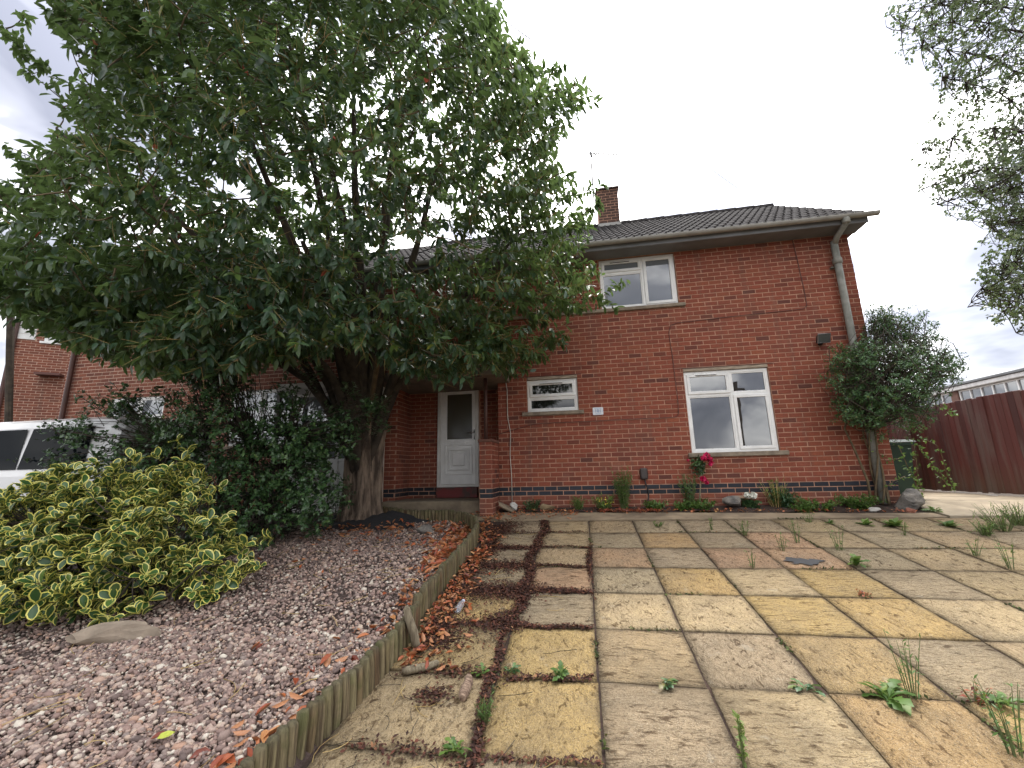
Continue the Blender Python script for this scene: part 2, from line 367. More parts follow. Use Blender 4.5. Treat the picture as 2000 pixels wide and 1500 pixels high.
# concrete path strip in front of the bed, and the drive at the side
def bedy(x): return -.34-.052*np.clip(x, -3, 7)
pb = MB()
xs = np.concatenate([np.linspace(-2.45, 6.25, 30)])
top = [(x, float(bedy(x))+rnd.uniform(-.02, .02), 0) for x in xs]; bot = [(x, -.885 if x > -.1 else -.70, 0) for x in xs]
pv = [(x, y, zg(x, y)+.006) for x, y, _ in top]+[(x, y, zg(x, y)+.006) for x, y, _ in bot]+[(x, y, zg(x, y)-.05) for x, y, _ in top]+[(x, y, zg(x, y)-.05) for x, y, _ in bot]
n = len(xs); pb.add(pv, [(n+i, n+i+1, i+1, i) for i in range(n-1)]+[(2*n+i, i, i+1, 2*n+i+1) for i in range(n-1)]+[(n+i, 3*n+i, 3*n+i+1, n+i+1) for i in range(n-1)])
tag(pb.build('path', mat('path_concrete', (.33, .255, .165), .95, (.14, .105, .07), 2.2, .6, 45, .008)), kind='structure')
def poly(name, pts, m, dz, thick=.05, kind='structure', parent=None):
    b = MB(); n = len(pts); v = [(x, y, zg(x, y)+dz) for x, y in pts]+[(x, y, zg(x, y)+dz-thick) for x, y in pts]
    b.add(v, [tuple(range(n))]+[(i, n+i, n+(i+1) % n, (i+1) % n) for i in range(n)]); o = b.build(name, m, parent)
    if kind: o['kind'] = kind
    return o
DRIVEM = mat('drive_concrete', (.42, .345, .245), .95, (.27, .225, .16), 2.5, .5, 70, .005)
drive = poly('driveway', [(6.32, -.84), (7.03, -.86), (6.80, .0), (6.32, .0)], DRIVEM, .01)
poly('driveway', [(6.32, .004), (6.80, .004), (6.3, 5.0), (5.9, 5.0)], DRIVEM, .01)
poly('driveway', [(7.05, -.86), (8.66, -.86), (8.66, 0), (6.82, 0)], DRIVEM, .006)
poly('driveway', [(6.82, .004), (8.66, .004), (8.66, 5), (6.35, 5.0)], DRIVEM, .006)
# flower bed under the wall
sheet('flower_bed', list(np.linspace(-.28, 6.3, 60)), list(np.linspace(-.74, -.005, 9)), lambda x, y: zg(x, y)+.004+.035*np.sin(x*7+y*3)*np.sin(x*2.3)*np.sin((y+.74)/.735*3.14), SOIL, inside=lambda x, y: y > bedy(x)+.01)

# ------------------------------------------------------------------ bricks
CO, BL = .083, .225
def brick_base(L=.2135, H=.0705, out=.0, dep=.03):
    c = .005; x, z = L/2, H/2
    v = []
    for (ix, iz, y) in ((x-c, z-c, 0.), (x, z, c), (x, z, dep)):
        v += [(-ix, y, -iz), (ix, y, -iz), (ix, y, iz), (-ix, y, iz)]
    f = [(0, 1, 2, 3)]
    for r in (0, 4):
        for i in range(4): f.append((r+i, r+4+i, r+4+(i+1) % 4, r+(i+1) % 4))
    return np.array(v), f
BB = brick_base()
def brick_me(m):
    b = MB(); b.add(BB[0], BB[1]); return b.mesh('brick', m)
def bricks(parent, O, ang, width, r0, r1, openings, matf, single=0, near=None, off=0., proud=.005, u0=0.):
    "courses r0..r1 of stretcher bond on the wall through O; openings are (u0, u1, z0, z1)"
    U = np.array([math.cos(ang), math.sin(ang), 0]); Nn = np.array([math.sin(ang), -math.cos(ang), 0])
    items = {}
    for r in range(r0, r1):
        z0, z1 = r*CO+.005, (r+1)*CO-.005
        s = off+(BL/2 if r % 2 else 0); k0 = math.floor((u0-s)/BL)
        for k in range(k0, int((width-s)/BL)+2):
            a, b = max(u0, s+k*BL+.005), min(width, s+(k+1)*BL-.005)
            if b-a < .03: continue
            segs = [(a, b, z0, z1)]
            for (p, q, c, d) in openings:
                new = []
                for (e, f, g, h) in segs:
                    if f <= p or e >= q or h <= c or g >= d: new.append((e, f, g, h)); continue
                    if p-e > .03: new.append((e, p-.004, g, h))
                    if f-q > .03: new.append((q+.004, f, g, h))
                    if c-g > .02: new.append((max(e, p), min(f, q), g, c-.003))
                    if h-d > .02: new.append((max(e, p), min(f, q), d+.003, h))
                segs = new
            for sg in segs: items.setdefault(matf(r, (sg[0]+sg[1])/2), []).append(sg)
    for m, L in items.items():
        A = np.array(L); n = len(A); uc = (A[:, 0]+A[:, 1])/2+RS.uniform(-.0012, .0012, n); zc = (A[:, 2]+A[:, 3])/2+RS.uniform(-.001, .001, n)
        T = np.array(O)[None]+uc[:, None]*U+zc[:, None]*np.array([0, 0, 1.])+Nn[None]*(proud+RS.uniform(-.0022, .0022, n))[:, None]
        th = ang+RS.uniform(-.006, .006, n); Z = np.zeros(n)
        sx = (A[:, 1]-A[:, 0])/.215; szz = (A[:, 3]-A[:, 2])/.073
        Ms = np.stack([np.stack([np.cos(th)*sx, np.sin(th)*sx, Z], -1), np.stack([-np.sin(th), np.cos(th), Z], -1), np.stack([Z, Z, szz], -1)], -1)
        k = single.get(m, 0) if isinstance(single, dict) else single
        if k:
            d = T-CAM; zz = d@AF; u = 1000+FPX*(d@AR)/zz; v = 750-FPX*(d@AU)/zz
            w = sx/np.linalg.norm(d, axis=1)**2*((u > 5) & (u < 1995) & (v > 5) & (v < 1495))
            if near is not None: w = w*np.array([near(a, b) for a, b in zip(u, v)])
            o = np.argsort(-w); o1, o2 = o[:k], o[k:]
            solo('brick', [brick_me(m)], Ms[o1], T[o1], parent)
        else: o2 = np.arange(n)
        if len(o2): bulk('bricks', BB, Ms[o2], T[o2], m, parent, smooth=False, kind='stuff')
def wall_face(name, O, ang, width, z0, z1, openings, m, parent, reveal=.12, u0=0.):
    U = Vector((math.cos(ang), math.sin(ang), 0)); Nn = Vector((math.sin(ang), -math.cos(ang), 0)); O = Vector(O)
    us = sorted({u0, width, *[o[0] for o in openings], *[o[1] for o in openings]}); zs = sorted({z0, z1, *[min(max(o[2], z0), z1) for o in openings], *[min(max(o[3], z0), z1) for o in openings]})
    us = [u for u in us if u0 <= u <= width]
    b = MB(); P = lambda u, z, d=0: O+U*u+Vector((0, 0, z))-Nn*d
    for i in range(len(us)-1):
        for j in range(len(zs)-1):
            uc, zc = (us[i]+us[i+1])/2, (zs[j]+zs[j+1])/2
            if any(p < uc < q and c < zc < d for p, q, c, d in openings): continue
            b.add([P(us[i], zs[j]), P(us[i+1], zs[j]), P(us[i+1], zs[j+1]), P(us[i], zs[j+1])], [(0, 1, 2, 3)])
    for p, q, c, d in openings:
        c, d = max(c, z0), min(d, z1)
        for (a1, a2, a3, a4) in ((p, c, p, d), (q, d, q, c), (q, c, p, c), (p, d, q, d)):
            b.add([P(a1, a2), P(a1, a2, reveal), P(a3, a4, reveal), P(a3, a4)], [(3, 2, 1, 0)])
    return b.build(name, m, parent)

# ------------------------------------------------------------------ window builder
def window(parent, x0, x1, z0, z1, y, lights, name='window', fw=.055, glass=GLASS, dirty=UPVC):
    """lights: (fx0, fx1, fz0, fz1, opening, vent) in fractions from the left and from the top"""
    W, H = x1-x0, z1-z0
    f = MB()
    f.box(x0, x1, y, y+.07, z0, z0+fw, b=.006).box(x0, x1, y, y+.07, z1-fw, z1, b=.006)
    f.box(x0, x0+fw, y+.001, y+.07, z0+fw-.004, z1-fw+.004, b=.006).box(x1-fw, x1, y+.001, y+.07, z0+fw-.004, z1-fw+.004, b=.006)
    cuts_x = sorted({round(l[0], 3) for l in lights if l[0] > .01}); 
    for l in lights:
        a, b_, c, d = x0+W*l[0], x0+W*l[1], z1-H*l[3], z1-H*l[2]
        if l[0] > .01: f.box(a-.03, a+.03, y+.002, y+.07, max(c, z0+fw)-.006, min(d, z1-fw)+.006, b=.006)
        if l[2] > .01: f.box(max(a, x0+fw)-.004, min(b_, x1-fw)+.004, y+.0035, y+.07, d-.03, d+.03, b=.006)
    w = f.build(name, dirty, parent)
    for l in lights:
        a, b_, c, d = x0+W*l[0], x0+W*l[1], z1-H*l[3], z1-H*l[2]
        a = x0+fw if l[0] < .01 else a+.03; b_ = x1-fw if l[1] > .99 else b_-.03; c = z0+fw if l[3] > .99 else c+.03; d = z1-fw if l[2] < .01 else d-.03
        yy = y+.012
        if l[4]:
            s = MB(); q = .012; k = .058
            A, B, C, D = a-q, b_+q, c-q, d+q
            s.box(A, B, y-.014, y+.04, C, C+k, b=.007).box(A, B, y-.014, y+.04, D-k, D, b=.007).box(A, A+k, y-.013, y+.04, C+k-.003, D-k+.003, b=.007).box(B-k, B, y-.013, y+.04, C+k-.003, D-k+.003, b=.007)
            s.build('sash', UPVC, w)
            a, b_, c, d = A+k-.004, B-k+.004, C+k-.004, D-k+.004; yy = y+.006
        else:
            s = MB(); k = .018
            s.box(a-.004, b_+.004, y+.008, y+.05, c-.004, c+k, b=.004).box(a-.004, b_+.004, y+.008, y+.05, d-k, d+.004, b=.004).box(a-.004, a+k, y+.009, y+.05, c+k, d-k, b=.004).box(b_-k, b_+.004, y+.009, y+.05, c+k, d-k, b=.004)
            s.build('glazing_bead', UPVC, w); a += k-.003; b_ -= k-.003; c += k-.003; d -= k-.003; yy = y+.022
        g = MB(); g.box(a, b_, yy, yy+.024, c, d); g.build('pane', glass, w)
        gs = MB(); e = .006
        gs.box(a, b_, yy-.003, yy-.0005, c, c+e).box(a, b_, yy-.003, yy-.0005, d-e, d).box(a, a+e, yy-.003, yy-.0005, c+e, d-e).box(b_-e, b_, yy-.003, yy-.0005, c+e, d-e); gs.build('gasket', DARK, w)
        if l[5]:
            v = MB(); m = (a+b_)/2-.02; L = (b_-a)*.30; zt = d+.030
            v.box(m-L, m+L, y-.034, y-.0145, zt-.008, zt+.008, b=.004); v.build('trickle_vent', UPVC, w)
            v = MB(); v.box(m-L*.95, m+L*.95, y-.033, y-.0147, zt-.0135, zt-.0085); v.build('vent_slot', DARK, w)
    return w

# ------------------------------------------------------------------ the house
house = empty('brick_house', (2, 3, -.35), 'two storey red brick house with white windows, dark tiled roof and recessed front door', 'house')
XL, XR, ZT = -.29, 6.29, 4.40
OPN = [(3.19, 4.625, .452, 2.058), (1.815, 3.255, 3.268, 4.40), (.285, 1.26, 1.31, 2.072)]
front = wall_face('wall', (0, 0, 0), 0, XR, -.75, ZT+.02, OPN, MORTAR, house, .14, u0=XL)
def fmat(r, u): return BLUE if r in (-1, -2) else (BRICKP if r < -2 else BRICK)
vis = lambda u, v: (u > 985) and not (u < 1190 and v < 700) and not (1650 < u < 1770 and 620 < v < 900)
SILLS = [(3.125, 4.74, .445, .528), (1.05, 3.36, 3.262, 3.34), (.185, 1.355, 1.305, 1.385)]
bricks(front, (0, 0, 0), 0, XR, -8, 53, OPN+SILLS, fmat, {BRICK: 240, BLUE: 45, BRICKP: 15}, vis, u0=XL)
# right-hand gable wall and back
gw = MB(); gw.add([(XR-.0, 0.002, -.75), (XR, 5.7, -.75), (XR, 5.7, 4.6), (XR, 2.85, 6.7), (XR, .002, 4.6)], [(0, 1, 2, 3, 4)])
gw.add([(XL-2.1, 5.7, -.75), (XR, 5.7, -.75), (XR, 5.7, 4.6), (XL-2.1, 5.7, 4.6)], [(3, 2, 1, 0)])
gab = gw.build('gable_wall', MORTAR, house)
bricks(gab, (XR, 0, 0), math.pi/2, 5.7, -6, 56, [], fmat, 0)
SO = MB()
# sills and lintels
def bx(name, x0, x1, y0, y1, z0, z1, m, parent=house, b=.006):
    return MB().box(x0, x1, y0, y1, z0, z1, b=b).build(name, m, parent)
bx('sill', 3.125, 4.74, -.05, .1, .452, .524, SILL); bx('sill', .185, 1.355, -.05, .1, 1.312, 1.382, SILL)
bx('sill', 1.66, 3.36, -.05, .1, 3.27, 3.337, SILL); bx('sill', -.6, 1.655, -.045, .1, 3.272, 3.332, SILL)
TIMBER = mat('flaking_lintel_board', (.45, .38, .29), .85, (.20, .15, .11), 14, .5, 40, .006, stretch=(.4, 1, 4))
bx('lintel_board', 3.19, 4.625, -.004, .06, 1.998, 2.056, TIMBER); bx('lintel_board', .30, 1.262, -.004, .06, 2.012, 2.07, TIMBER)
bx('flashing', 3.06, 4.74, -.012, .02, 2.06, 2.068, CABLED, b=0); bx('flashing', .1, 1.34, -.012, .02, 2.074, 2.081, CABLED, b=0)
window(house, 3.197, 4.62, .524, 1.994, .03, [(0, .55, 0, .30, True, True), (.55, 1, 0, .30, False, False), (0, .55, .30, 1, False, False), (.55, 1, .30, 1, True, False)])
window(house, 1.82, 3.25, 3.337, 4.385, .03, [(0, .575, 0, .28, True, True), (0, .575, .28, 1, False, False), (.575, 1, 0, 1, True, False)], glass=GLASSN)
window(house, .29, 1.257, 1.383, 2.006, .03, [(0, 1, 0, .56, True, True), (0, 1, .56, 1, False, False)], glass=GLASSD)
# small fixtures on the wall
np_ = MB()
for (w_, h_, t) in ((.19, .142, .012),):
    pts = []
    for sx, sz in ((1, 1), (-1, 1), (-1, -1), (1, -1)):
        cx, cz = sx*(w_/2-.018), sz*(h_/2-.018)
        for k in range(4):
            a = {(1, 1): 0, (-1, 1): 90, (-1, -1): 180, (1, -1): 270}[(sx, sz)]+k*30
            pts.append((cx+.018*math.cos(R(a)), cz+.018*math.sin(R(a))))
    n = len(pts); np_.add([(x, -.012, z) for x, z in pts]+[(x, .002, z) for x, z in pts], [tuple(range(n-1, -1, -1))]+[(i, (i+1) % n, n+(i+1) % n, n+i) for i in range(n)])
plate = np_.build('number_plate', mat('white_plate', (.78, .80, .84), .3), house, loc=(1.612, -.008, 1.345))
INK = mat('blue_ink', (.07, .17, .38), .5); INKL = mat('pale_blue_ink', (.25, .4, .6), .5)
cu = bpy.data.curves.new('house_number', 'FONT'); cu.body = '101'; cu.size = .078; cu.align_x = 'CENTER'; cu.align_y = 'CENTER'; cu.extrude = .0006; cu.offset = .0012
to = bpy.data.objects.new('t', cu); col.objects.link(to); bpy.context.view_layer.update()
me = bpy.data.meshes.new_from_object(to); bpy.data.objects.remove(to); me.materials.append(INK)
link('house_number', me, plate, (1.612, -.0215, 1.346), (math.pi/2, 0, 0))
deco = MB()
for k in range(7):
    for zz, sg in ((.052, -1), (-.048, 1)):
        x = -.054+k*.018
        if zz < 0 and k in (0, 6): continue
        z = zz+sg*.0016*(abs(k-3)**1.6)*.5; deco.box(x-.005, x+.005, -.0135, -.0125, z-.006, z+.006)
for x in (-.076, .076):
    for z in (-.012, .006): deco.box(x-.006, x+.006, -.0135, -.0125, z-.005, z+.005)
deco.build('ornament', INKL, plate, loc=(1.612, -.008, 1.345))
mbx = MB(); mbx.box(2.268, 2.402, -.075, -.008, .085, .285, b=.022); meter = mbx.build('meter_box', BROWN, house)
MB().box(2.285, 2.385, -.081, -.0745, .12, .255, b=.003).build('lid', BROWN, meter)
MB().tube([(2.34, -.04, .088), (2.36, -.03, 0), (2.385, -.022, -.09), (2.39, -.02, -.2), (2.36, -.03, -.3), (2.33, -.06, -.39)], .011, 7).build('cable', DARK, house, True)
fl = MB(); fl.add([(5.415, -.15, 2.335), (5.61, -.15, 2.335), (5.61, -.20, 2.485), (5.415, -.20, 2.485), (5.43, -.06, 2.36), (5.595, -.06, 2.36), (5.595, -.11, 2.47), (5.43, -.11, 2.47)], [(0, 1, 2, 3), (7, 6, 5, 4), (0, 4, 5, 1), (1, 5, 6, 2), (2, 6, 7, 3), (3, 7, 4, 0)])
fld = fl.build('floodlight', DARK, house)
fr = MB(); g = [(5.415, -.152, 2.335), (5.61, -.152, 2.335), (5.61, -.202, 2.485), (5.415, -.202, 2.485)]
fr.tube([g[0], g[1], g[2], g[3], g[0]], .006, 5); fr.build('bezel', METAL, fld)
gl = MB(); gl.add([(5.423, -.1545, 2.343), (5.602, -.1545, 2.343), (5.602, -.2015, 2.478), (5.423, -.2015, 2.478)], [(0, 1, 2, 3)]); gl.build('lens', glassmat('lamp_glass', 1.6, (.06, .065, .06), .12), fld)
MB().box(5.49, 5.54, -.07, .0, 2.33, 2.42, b=.005).build('bracket', DARK, fld)
# cables clipped to the wall
MB().tube([(-.28, -.016, .99), (.4, -.017, 1.155), (.98, -.017, 1.162), (1.6, -.017, 1.165), (2.0, -.018, 1.17), (2.7, -.017, 1.168), (2.95, -.017, 1.17), (3.03, -.017, 1.22), (3.045, -.016, 1.45), (3.03, -.017, 2.3), (3.01, -.016, 2.75), (3.05, -.016, 2.9), (3.16, -.016, 2.945), (4.2, -.016, 2.99), (5.2, -.016, 3.02), (5.36, -.016, 3.03), (5.42, -.016, 3.08), (5.42, -.016, 3.4), (5.39, -.016, 4.1), (5.37, -.016, 4.39)], .006, 6).build('cable', CABLED, house, True)
MB().tube([(-.13, -.02, 2.05), (-.1, -.018, 1.85), (-.10, -.018, 1.3), (-.05, -.018, 1.0), (-.07, -.018, .6), (-.05, -.018, .2), (-.05, -.018, -.28)], .0075, 6).build('cable', CABLE, house, True)
# ---- roof
ROOFM = mat('roof_tile', (.046, .041, .040), .95, (.022, .020, .021), 8, .6, 45, .006, spec=.15)
RZ, RY, EY, EZ = 6.87, 2.85, -.43, 4.50
sl_len = math.hypot(RY-EY, RZ-EZ); sa = math.atan2(RZ-EZ, RY-EY)
rf = MB(); XA, XB = -2.45, 6.5
rf.add([(XA, EY, EZ), (XB-.02, EY, EZ), (XB-.02, RY, RZ), (XA, RY, RZ)], [(0, 1, 2, 3)]); rf.add([(XA, 2*RY-EY, EZ), (XB-.02, 2*RY-EY, EZ), (XB-.02, RY, RZ), (XA, RY, RZ)], [(3, 2, 1, 0)])
roof = rf.build('roof', ROOFM, house)
TW, TL = .3, .345; nrow = 12; gauge = sl_len/nrow
tv = []; tf = []; m_ = 9
for j, (yy, zz) in enumerate(((0, .022), (TL, .004))):
    for i in range(m_):
        x = -TW/2+TW*i/(m_-1); ph = (i/(m_-1))*2*2*math.pi; tv.append((x, yy, zz+.020*max(0, math.cos(ph))**.8))
for i in range(m_): tv.append((tv[i][0], 0.001, tv[i][2]-.016))
tf = [(i, i+1, m_+i+1, m_+i) for i in range(m_-1)]+[(2*m_+i, 2*m_+i+1, i+1, i) for i in range(m_-1)]
TB = (np.array(tv), tf)
Rm = np.array([[1, 0, 0], [0, math.cos(sa), -math.sin(sa)], [0, math.sin(sa), math.cos(sa)]])
Ti, Mi, single_ = [], [], []
for r in range(nrow):
    for c in range(30):
        x = XB-TW/2-c*TW*.985
        if x < XA: continue
        yy, zz = EY-.05+r*gauge*math.cos(sa), EZ-.035+r*gauge*math.sin(sa)
        Ti.append((x, yy, zz+.012)); a = RS.uniform(-.012, .012); Mi.append(Rm@np.array([[1, -a, 0], [a, 1, 0], [0, 0, 1]])); single_.append(x > 1.3)
Ti, Mi, single_ = np.array(Ti), np.array(Mi), np.array(single_)
tb = MB(); tb.add(TB[0], TB[1]); tme = tb.mesh('roof_tile', ROOFM)
solo('roof_tile', [tme], Mi[single_], Ti[single_], roof); bulk('roof_tiles', TB, Mi[~single_], Ti[~single_], ROOFM, roof, smooth=False, kind='stuff')
rt = MB(); rt.v = []
for k in range(20):
    x = XB+.0-k*.45
    b = MB(); b.tube([(x, RY, RZ-.03), (x-.455, RY, RZ-.036)], [.125, .115], 10); b.build('ridge_tile', ROOFM, roof)
# eaves
bx('fascia', XA, 6.42, EY+.03, EY+.055, 4.385, 4.50, SOFFIT); bx('soffit', XA, 6.42, EY+.056, -.002, 4.40, 4.418, SOFFIT, b=0)
bx('soffit_end', 6.40, 6.42, EY+.058, 1.2, 4.42, 4.52, SOFFIT, b=0)
gt = MB(); n = 9; vs = []
for x in (XA, XB+.04):
    for k in range(n): a = math.pi*(1+k/(n-1)); vs.append((x, EY-.045+.062*math.cos(a), 4.512+.062*math.sin(a)))
    for k in range(n): a = math.pi*(2-k/(n-1)); vs.append((x, EY-.045+.054*math.cos(a), 4.512+.054*math.sin(a)))
q = 2*n; gt.add(vs, [(k, (k+1) % q, q+(k+1) % q, q+k) for k in range(q)]+[tuple(range(q-1, -1, -1)), tuple(range(q, 2*q))])
gutter = gt.build('gutter', GUTTER, house)
for x in (2.9, 4.7, .9): MB().tube([(x, EY-.045, 4.448), (x+.0001, EY-.045, 4.56)], .012, 6).build('gutter_clip', GUTTER, gutter)
dp = MB(); dp.tube([(6.03, EY-.04, 4.45), (6.03, EY-.03, 4.38), (6.0, -.2, 4.26), (5.985, -.12, 4.15)], .048, 12).tube([(5.985, -.12, 4.22), (5.98, -.115, 2.0), (5.96, -.115, -.36)], .056, 12)
pipe = dp.build('downpipe', PIPE, house, True)
for z in (3.78, 1.6): MB().lathe((5.983, -.118, z), [(.056, 0), (.074, .01), (.074, .10), (.062, .115), (.056, .118)], 14).build('collar', PIPE, pipe, True)
MB().lathe((6.03, EY-.04, 4.36), [(.05, 0), (.062, .02), (.062, .09), (.05, .11)], 12).build('collar', PIPE, pipe, True)
MB().box(5.90, 6.06, -.062, -.004, 3.74, 3.77, b=.003).build('bracket', PIPE, pipe)
# chimney
chb = MB(); chb.box(2.07, 2.62, 2.6, 3.15, 6.5, 7.86); chim = chb.build('chimney', MORTAR, roof)
for (O_, a_) in (((2.07, 2.6, 6.64), 0), ((2.62, 2.6, 6.64), math.pi/2)): bricks(chim, O_, a_, .55, 1, 14, [], lambda r, u: BRICKC, {BRICKC: 60 if a_ == 0 else 0})
MB().box(2.03, 2.66, 2.56, 3.19, 7.82, 7.88, b=.01).build('chimney_cap', BRICKC, chim)
MB().box(2.045, 2.645, 2.575, 3.17, 6.62, 6.80, b=.005).build('flashing', LEAD, chim)
ae = MB(); ae.tube([(1.98, 2.7, 7.6), (1.98, 2.7, 9.15)], .024, 6); aer = ae.build('aerial', ALU, roof)
bo = MB(); bo.tube([(1.9, 2.7, 9.12), (2.72, 2.45, 8.76)], .02, 5); bo.build('boom', ALU, aer)
for k in range(12):
    s = .12+.075*k; c = Vector((1.9, 2.7, 9.12)).lerp(Vector((2.72, 2.45, 8.76)), s/ .95 if s < .95 else 1)
    L = .12-.004*k; e = MB(); e.tube([c+Vector((-.02, -.6, -.05)).normalized()*L*.4+Vector((0, 0, L*.75)), c-Vector((-.02, -.6, -.05)).normalized()*L*.4-Vector((0, 0, L*.75))], .009, 4); e.build('element', ALU, aer)
rfl = MB(); rfl.tube([(1.93, 2.7, 9.30), (2.02, 2.7, 9.0)], .018, 5).tube([(2.05, 2.7, 9.22), (2.15, 2.68, 8.93)], .012, 5); rfl.build('reflector', ALU, aer)
# ---- porch
DY = .65
pw = MB(); pw.add([(-2.37, DY, -.75), (-.29, DY, -.75), (-.29, DY, 2.1), (-2.37, DY, 2.1)], [(0, 1, 2, 3)])
pw.add([(-2.37, 0, -.75), (-2.37, DY, -.75), (-2.37, DY, 2.1), (-2.37, 0, 2.1)], [(0, 1, 2, 3)]); pw.add([(-.29, DY, -.75), (-.29, 0.0, -.75), (-.29, 0.0, 2.1), (-.29, DY, 2.1)], [(0, 1, 2, 3)])
pw.add([(-2.62, 0, -.75), (-2.37, 0, -.75), (-2.37, 0, 2.1), (-2.62, 0, 2.1)], [(0, 1, 2, 3)])
pw.add([(-2.62, 0, 2.1), (-.29, 0, 2.1), (-.29, 0, ZT), (-2.62, 0, ZT)], [(0, 1, 2, 3)])
porch = pw.build('porch_wall', MORTAR, house)
DO = [(.63, 1.56, -.25, 2.14)]
bricks(porch, (-2.37, DY, 0), 0, 2.08, -4, 26, DO, fmat, {BRICK: 40, BLUE: 6})
bricks(porch, (-2.37, 0, 0), math.pi/2, DY, -4, 26, [], fmat, {BRICK: 40, BLUE: 6})
bricks(porch, (-2.62, 0, 0), 0, .25, -4, 26, [], fmat, {BRICK: 30, BLUE: 4})
bricks(porch, (-2.62, 0, 0), 0, 2.33, 27, 53, [], fmat, 0)
# low projecting wall with the canopy post
lw = MB(); lw.box(-.523, -.297, -.60, -.003, -.75, .80); low = lw.build('low_wall', MORTAR, house)
bricks(low, (-.523, -.6, 0), 0, .226, -6, 10, [], lambda r, u: fmat(r, u), {BRICK: 20, BLUE: 4})
bricks(low, (-.297, -.6, 0), math.pi/2, .597, -6, 10, [], lambda r, u: fmat(r, u), {BRICK: 30, BLUE: 6}, off=.11)
MB().box(-.545, -.275, -.62, -.008, .805, .86, b=.01).build('coping', mat('clay_coping', (.20, .09, .06), .9, (.12, .06, .045), 8), low)
MB().tube([(-.42, -.5, .86), (-.42, -.5, 1.99)], .034, 10).build('canopy_post', DPIPE, house, True)
MB().box(-2.56, -.05, -.75, DY-.02, 1.99, 2.16, b=.012).build('canopy', mat('canopy_concrete', (.20, .16, .125), .9, (.13, .105, .085), 4, .3), house)
MB().box(-.62, -.42, -.80, -.755, 1.96, 2.05, b=.01).build('canopy_gutter', DPIPE, house)
# step
MB().box(-2.50, -.53, -.36, DY-.01, -.6, -.222, b=.02).build('doorstep', CONC, house)
MB().box(-1.74, -.86, DY-.10, DY+.02, -.218, -.012, b=.01).build('threshold', RED, house)
# front door
dx0, dx1, dz0, dz1 = -1.735, -.835, -.008, 2.125
df = MB(); y = DY-.06
df.box(dx0, dx0+.075, y, y+.07, dz0, dz1, b=.008).box(dx1-.075, dx1, y, y+.07, dz0, dz1, b=.008).box(dx0+.07, dx1-.07, y+.001, y+.07, dz1-.085, dz1-.001, b=.008).box(dx0+.07, dx1-.07, y-.01, y+.07, dz0, dz0+.055, b=.008)
dfr = df.build('door_frame', UPVCD, house)
lf = MB(); y2 = y+.012; lx0, lx1, lz0, lz1 = dx0+.078, dx1-.078, dz0+.058, dz1-.088
gx0, gx1, gz0, gz1 = dx0+.195, dx1-.125, dz1-1.17, dz1-.183
lf.box(lx0, gx0, y2, y2+.05, lz0, lz1, b=.004).box(gx1, lx1, y2, y2+.05, lz0, lz1, b=.004).box(gx0-.003, gx1+.003, y2+.001, y2+.05, gz1, lz1-.001, b=.004).box(gx0-.003, gx1+.003, y2+.001, y2+.05, lz0+.001, gz0, b=.004)
door = lf.build('door', UPVC, house)
MB().box(gx0, gx1, y2+.018, y2+.03, gz0, gz1).build('pane', glassmat('door_glass', 1.7, (.075, .068, .05), .15), door)
bd = MB()
for (a, b_, c, d) in ((gx0, gx1, gz0, gz0+.016), (gx0, gx1, gz1-.016, gz1), (gx0, gx0+.016, gz0+.016, gz1-.016), (gx1-.016, gx1, gz0+.016, gz1-.016)): bd.box(a, b_, y2-.006, y2+.0175, c, d, b=.005)
bd.build('glazing_bead', UPVC, door)
pn = MB(); px0, px1, pz0, pz1 = dx0+.172, dx1-.125, dz1-1.885, dz1-1.265
def mould(b, a0, a1, c0, c1, w, o):
    b.box(a0, a1, o, y2+.004, c0, c0+w, b=.007).box(a0, a1, o, y2+.004, c1-w, c1, b=.007).box(a0, a0+w, o+.0006, y2+.004, c0+w*.8, c1-w*.8, b=.007).box(a1-w, a1, o+.0006, y2+.004, c0+w*.8, c1-w*.8, b=.007)
mould(pn, px0, px1, pz0, pz1, .03, y2-.024); mould(pn, px0+.075, px1-.075, pz0+.085, pz1-.085, .04, y2-.030); pn.box(px0+.17, px1-.17, y2-.028, y2+.003, pz0+.175, pz1-.175, b=.02)
pn.build('moulded_panel', UPVC, door)
lb = MB(); lb.box(dx0+.30, dx0+.63, y2-.012, y2, dz1-1.265+.0, dz1-1.195, b=.005); lbo = lb.build('letterbox', UPVC, door); MB().box(dx0+.325, dx0+.605, y2-.017, y2-.0122, dz1-1.255, dz1-1.207, b=.003).build('flap', UPVC, lbo)
hd = MB(); hd.box(dx1-.105, dx1-.08, y2-.012, y2, dz1-1.17, dz1-.96, b=.004).tube([(dx1-.09, y2-.01, dz1-1.025), (dx1-.09, y2-.05, dz1-1.025), (dx1-.21, y2-.055, dz1-1.025)], .009, 7); hd.build('handle', METAL, door, True)

# ------------------------------------------------------------------ the attached house on the left
nb = empty('brick_house', (-6.5, 3, -.4), 'attached red brick house half hidden behind the big tree, with white framed windows', 'house')
NW = 8.35; NO = (-10.97, 0, 0)
nop = [(1.47, 2.95, .452, 2.16), (4.7, 6.25, .9, 2.16), (2.75, 4.25, 3.268, 4.40), (6.3, 8.35, -.8, 2.05)]
nwall = wall_face('wall', NO, 0, NW, -.9, ZT+.02, nop, MORTARL, nb, .14)
bricks(nwall, NO, 0, NW, -8, 53, nop, lambda r, u: BLUE if r in (-1, -2) else BRICKL, {BRICKL: 290}, lambda u, v: (130 < u < 700) and (600 < v < 800), off=.06)
window(nb, NO[0]+1.475, NO[0]+2.945, .524, 2.155, .03, [(0, .55, 0, .28, True, True), (.55, 1, 0, .28, False, False), (0, .55, .28, 1, False, False), (.55, 1, .28, 1, True, False)], glass=GLASSN)
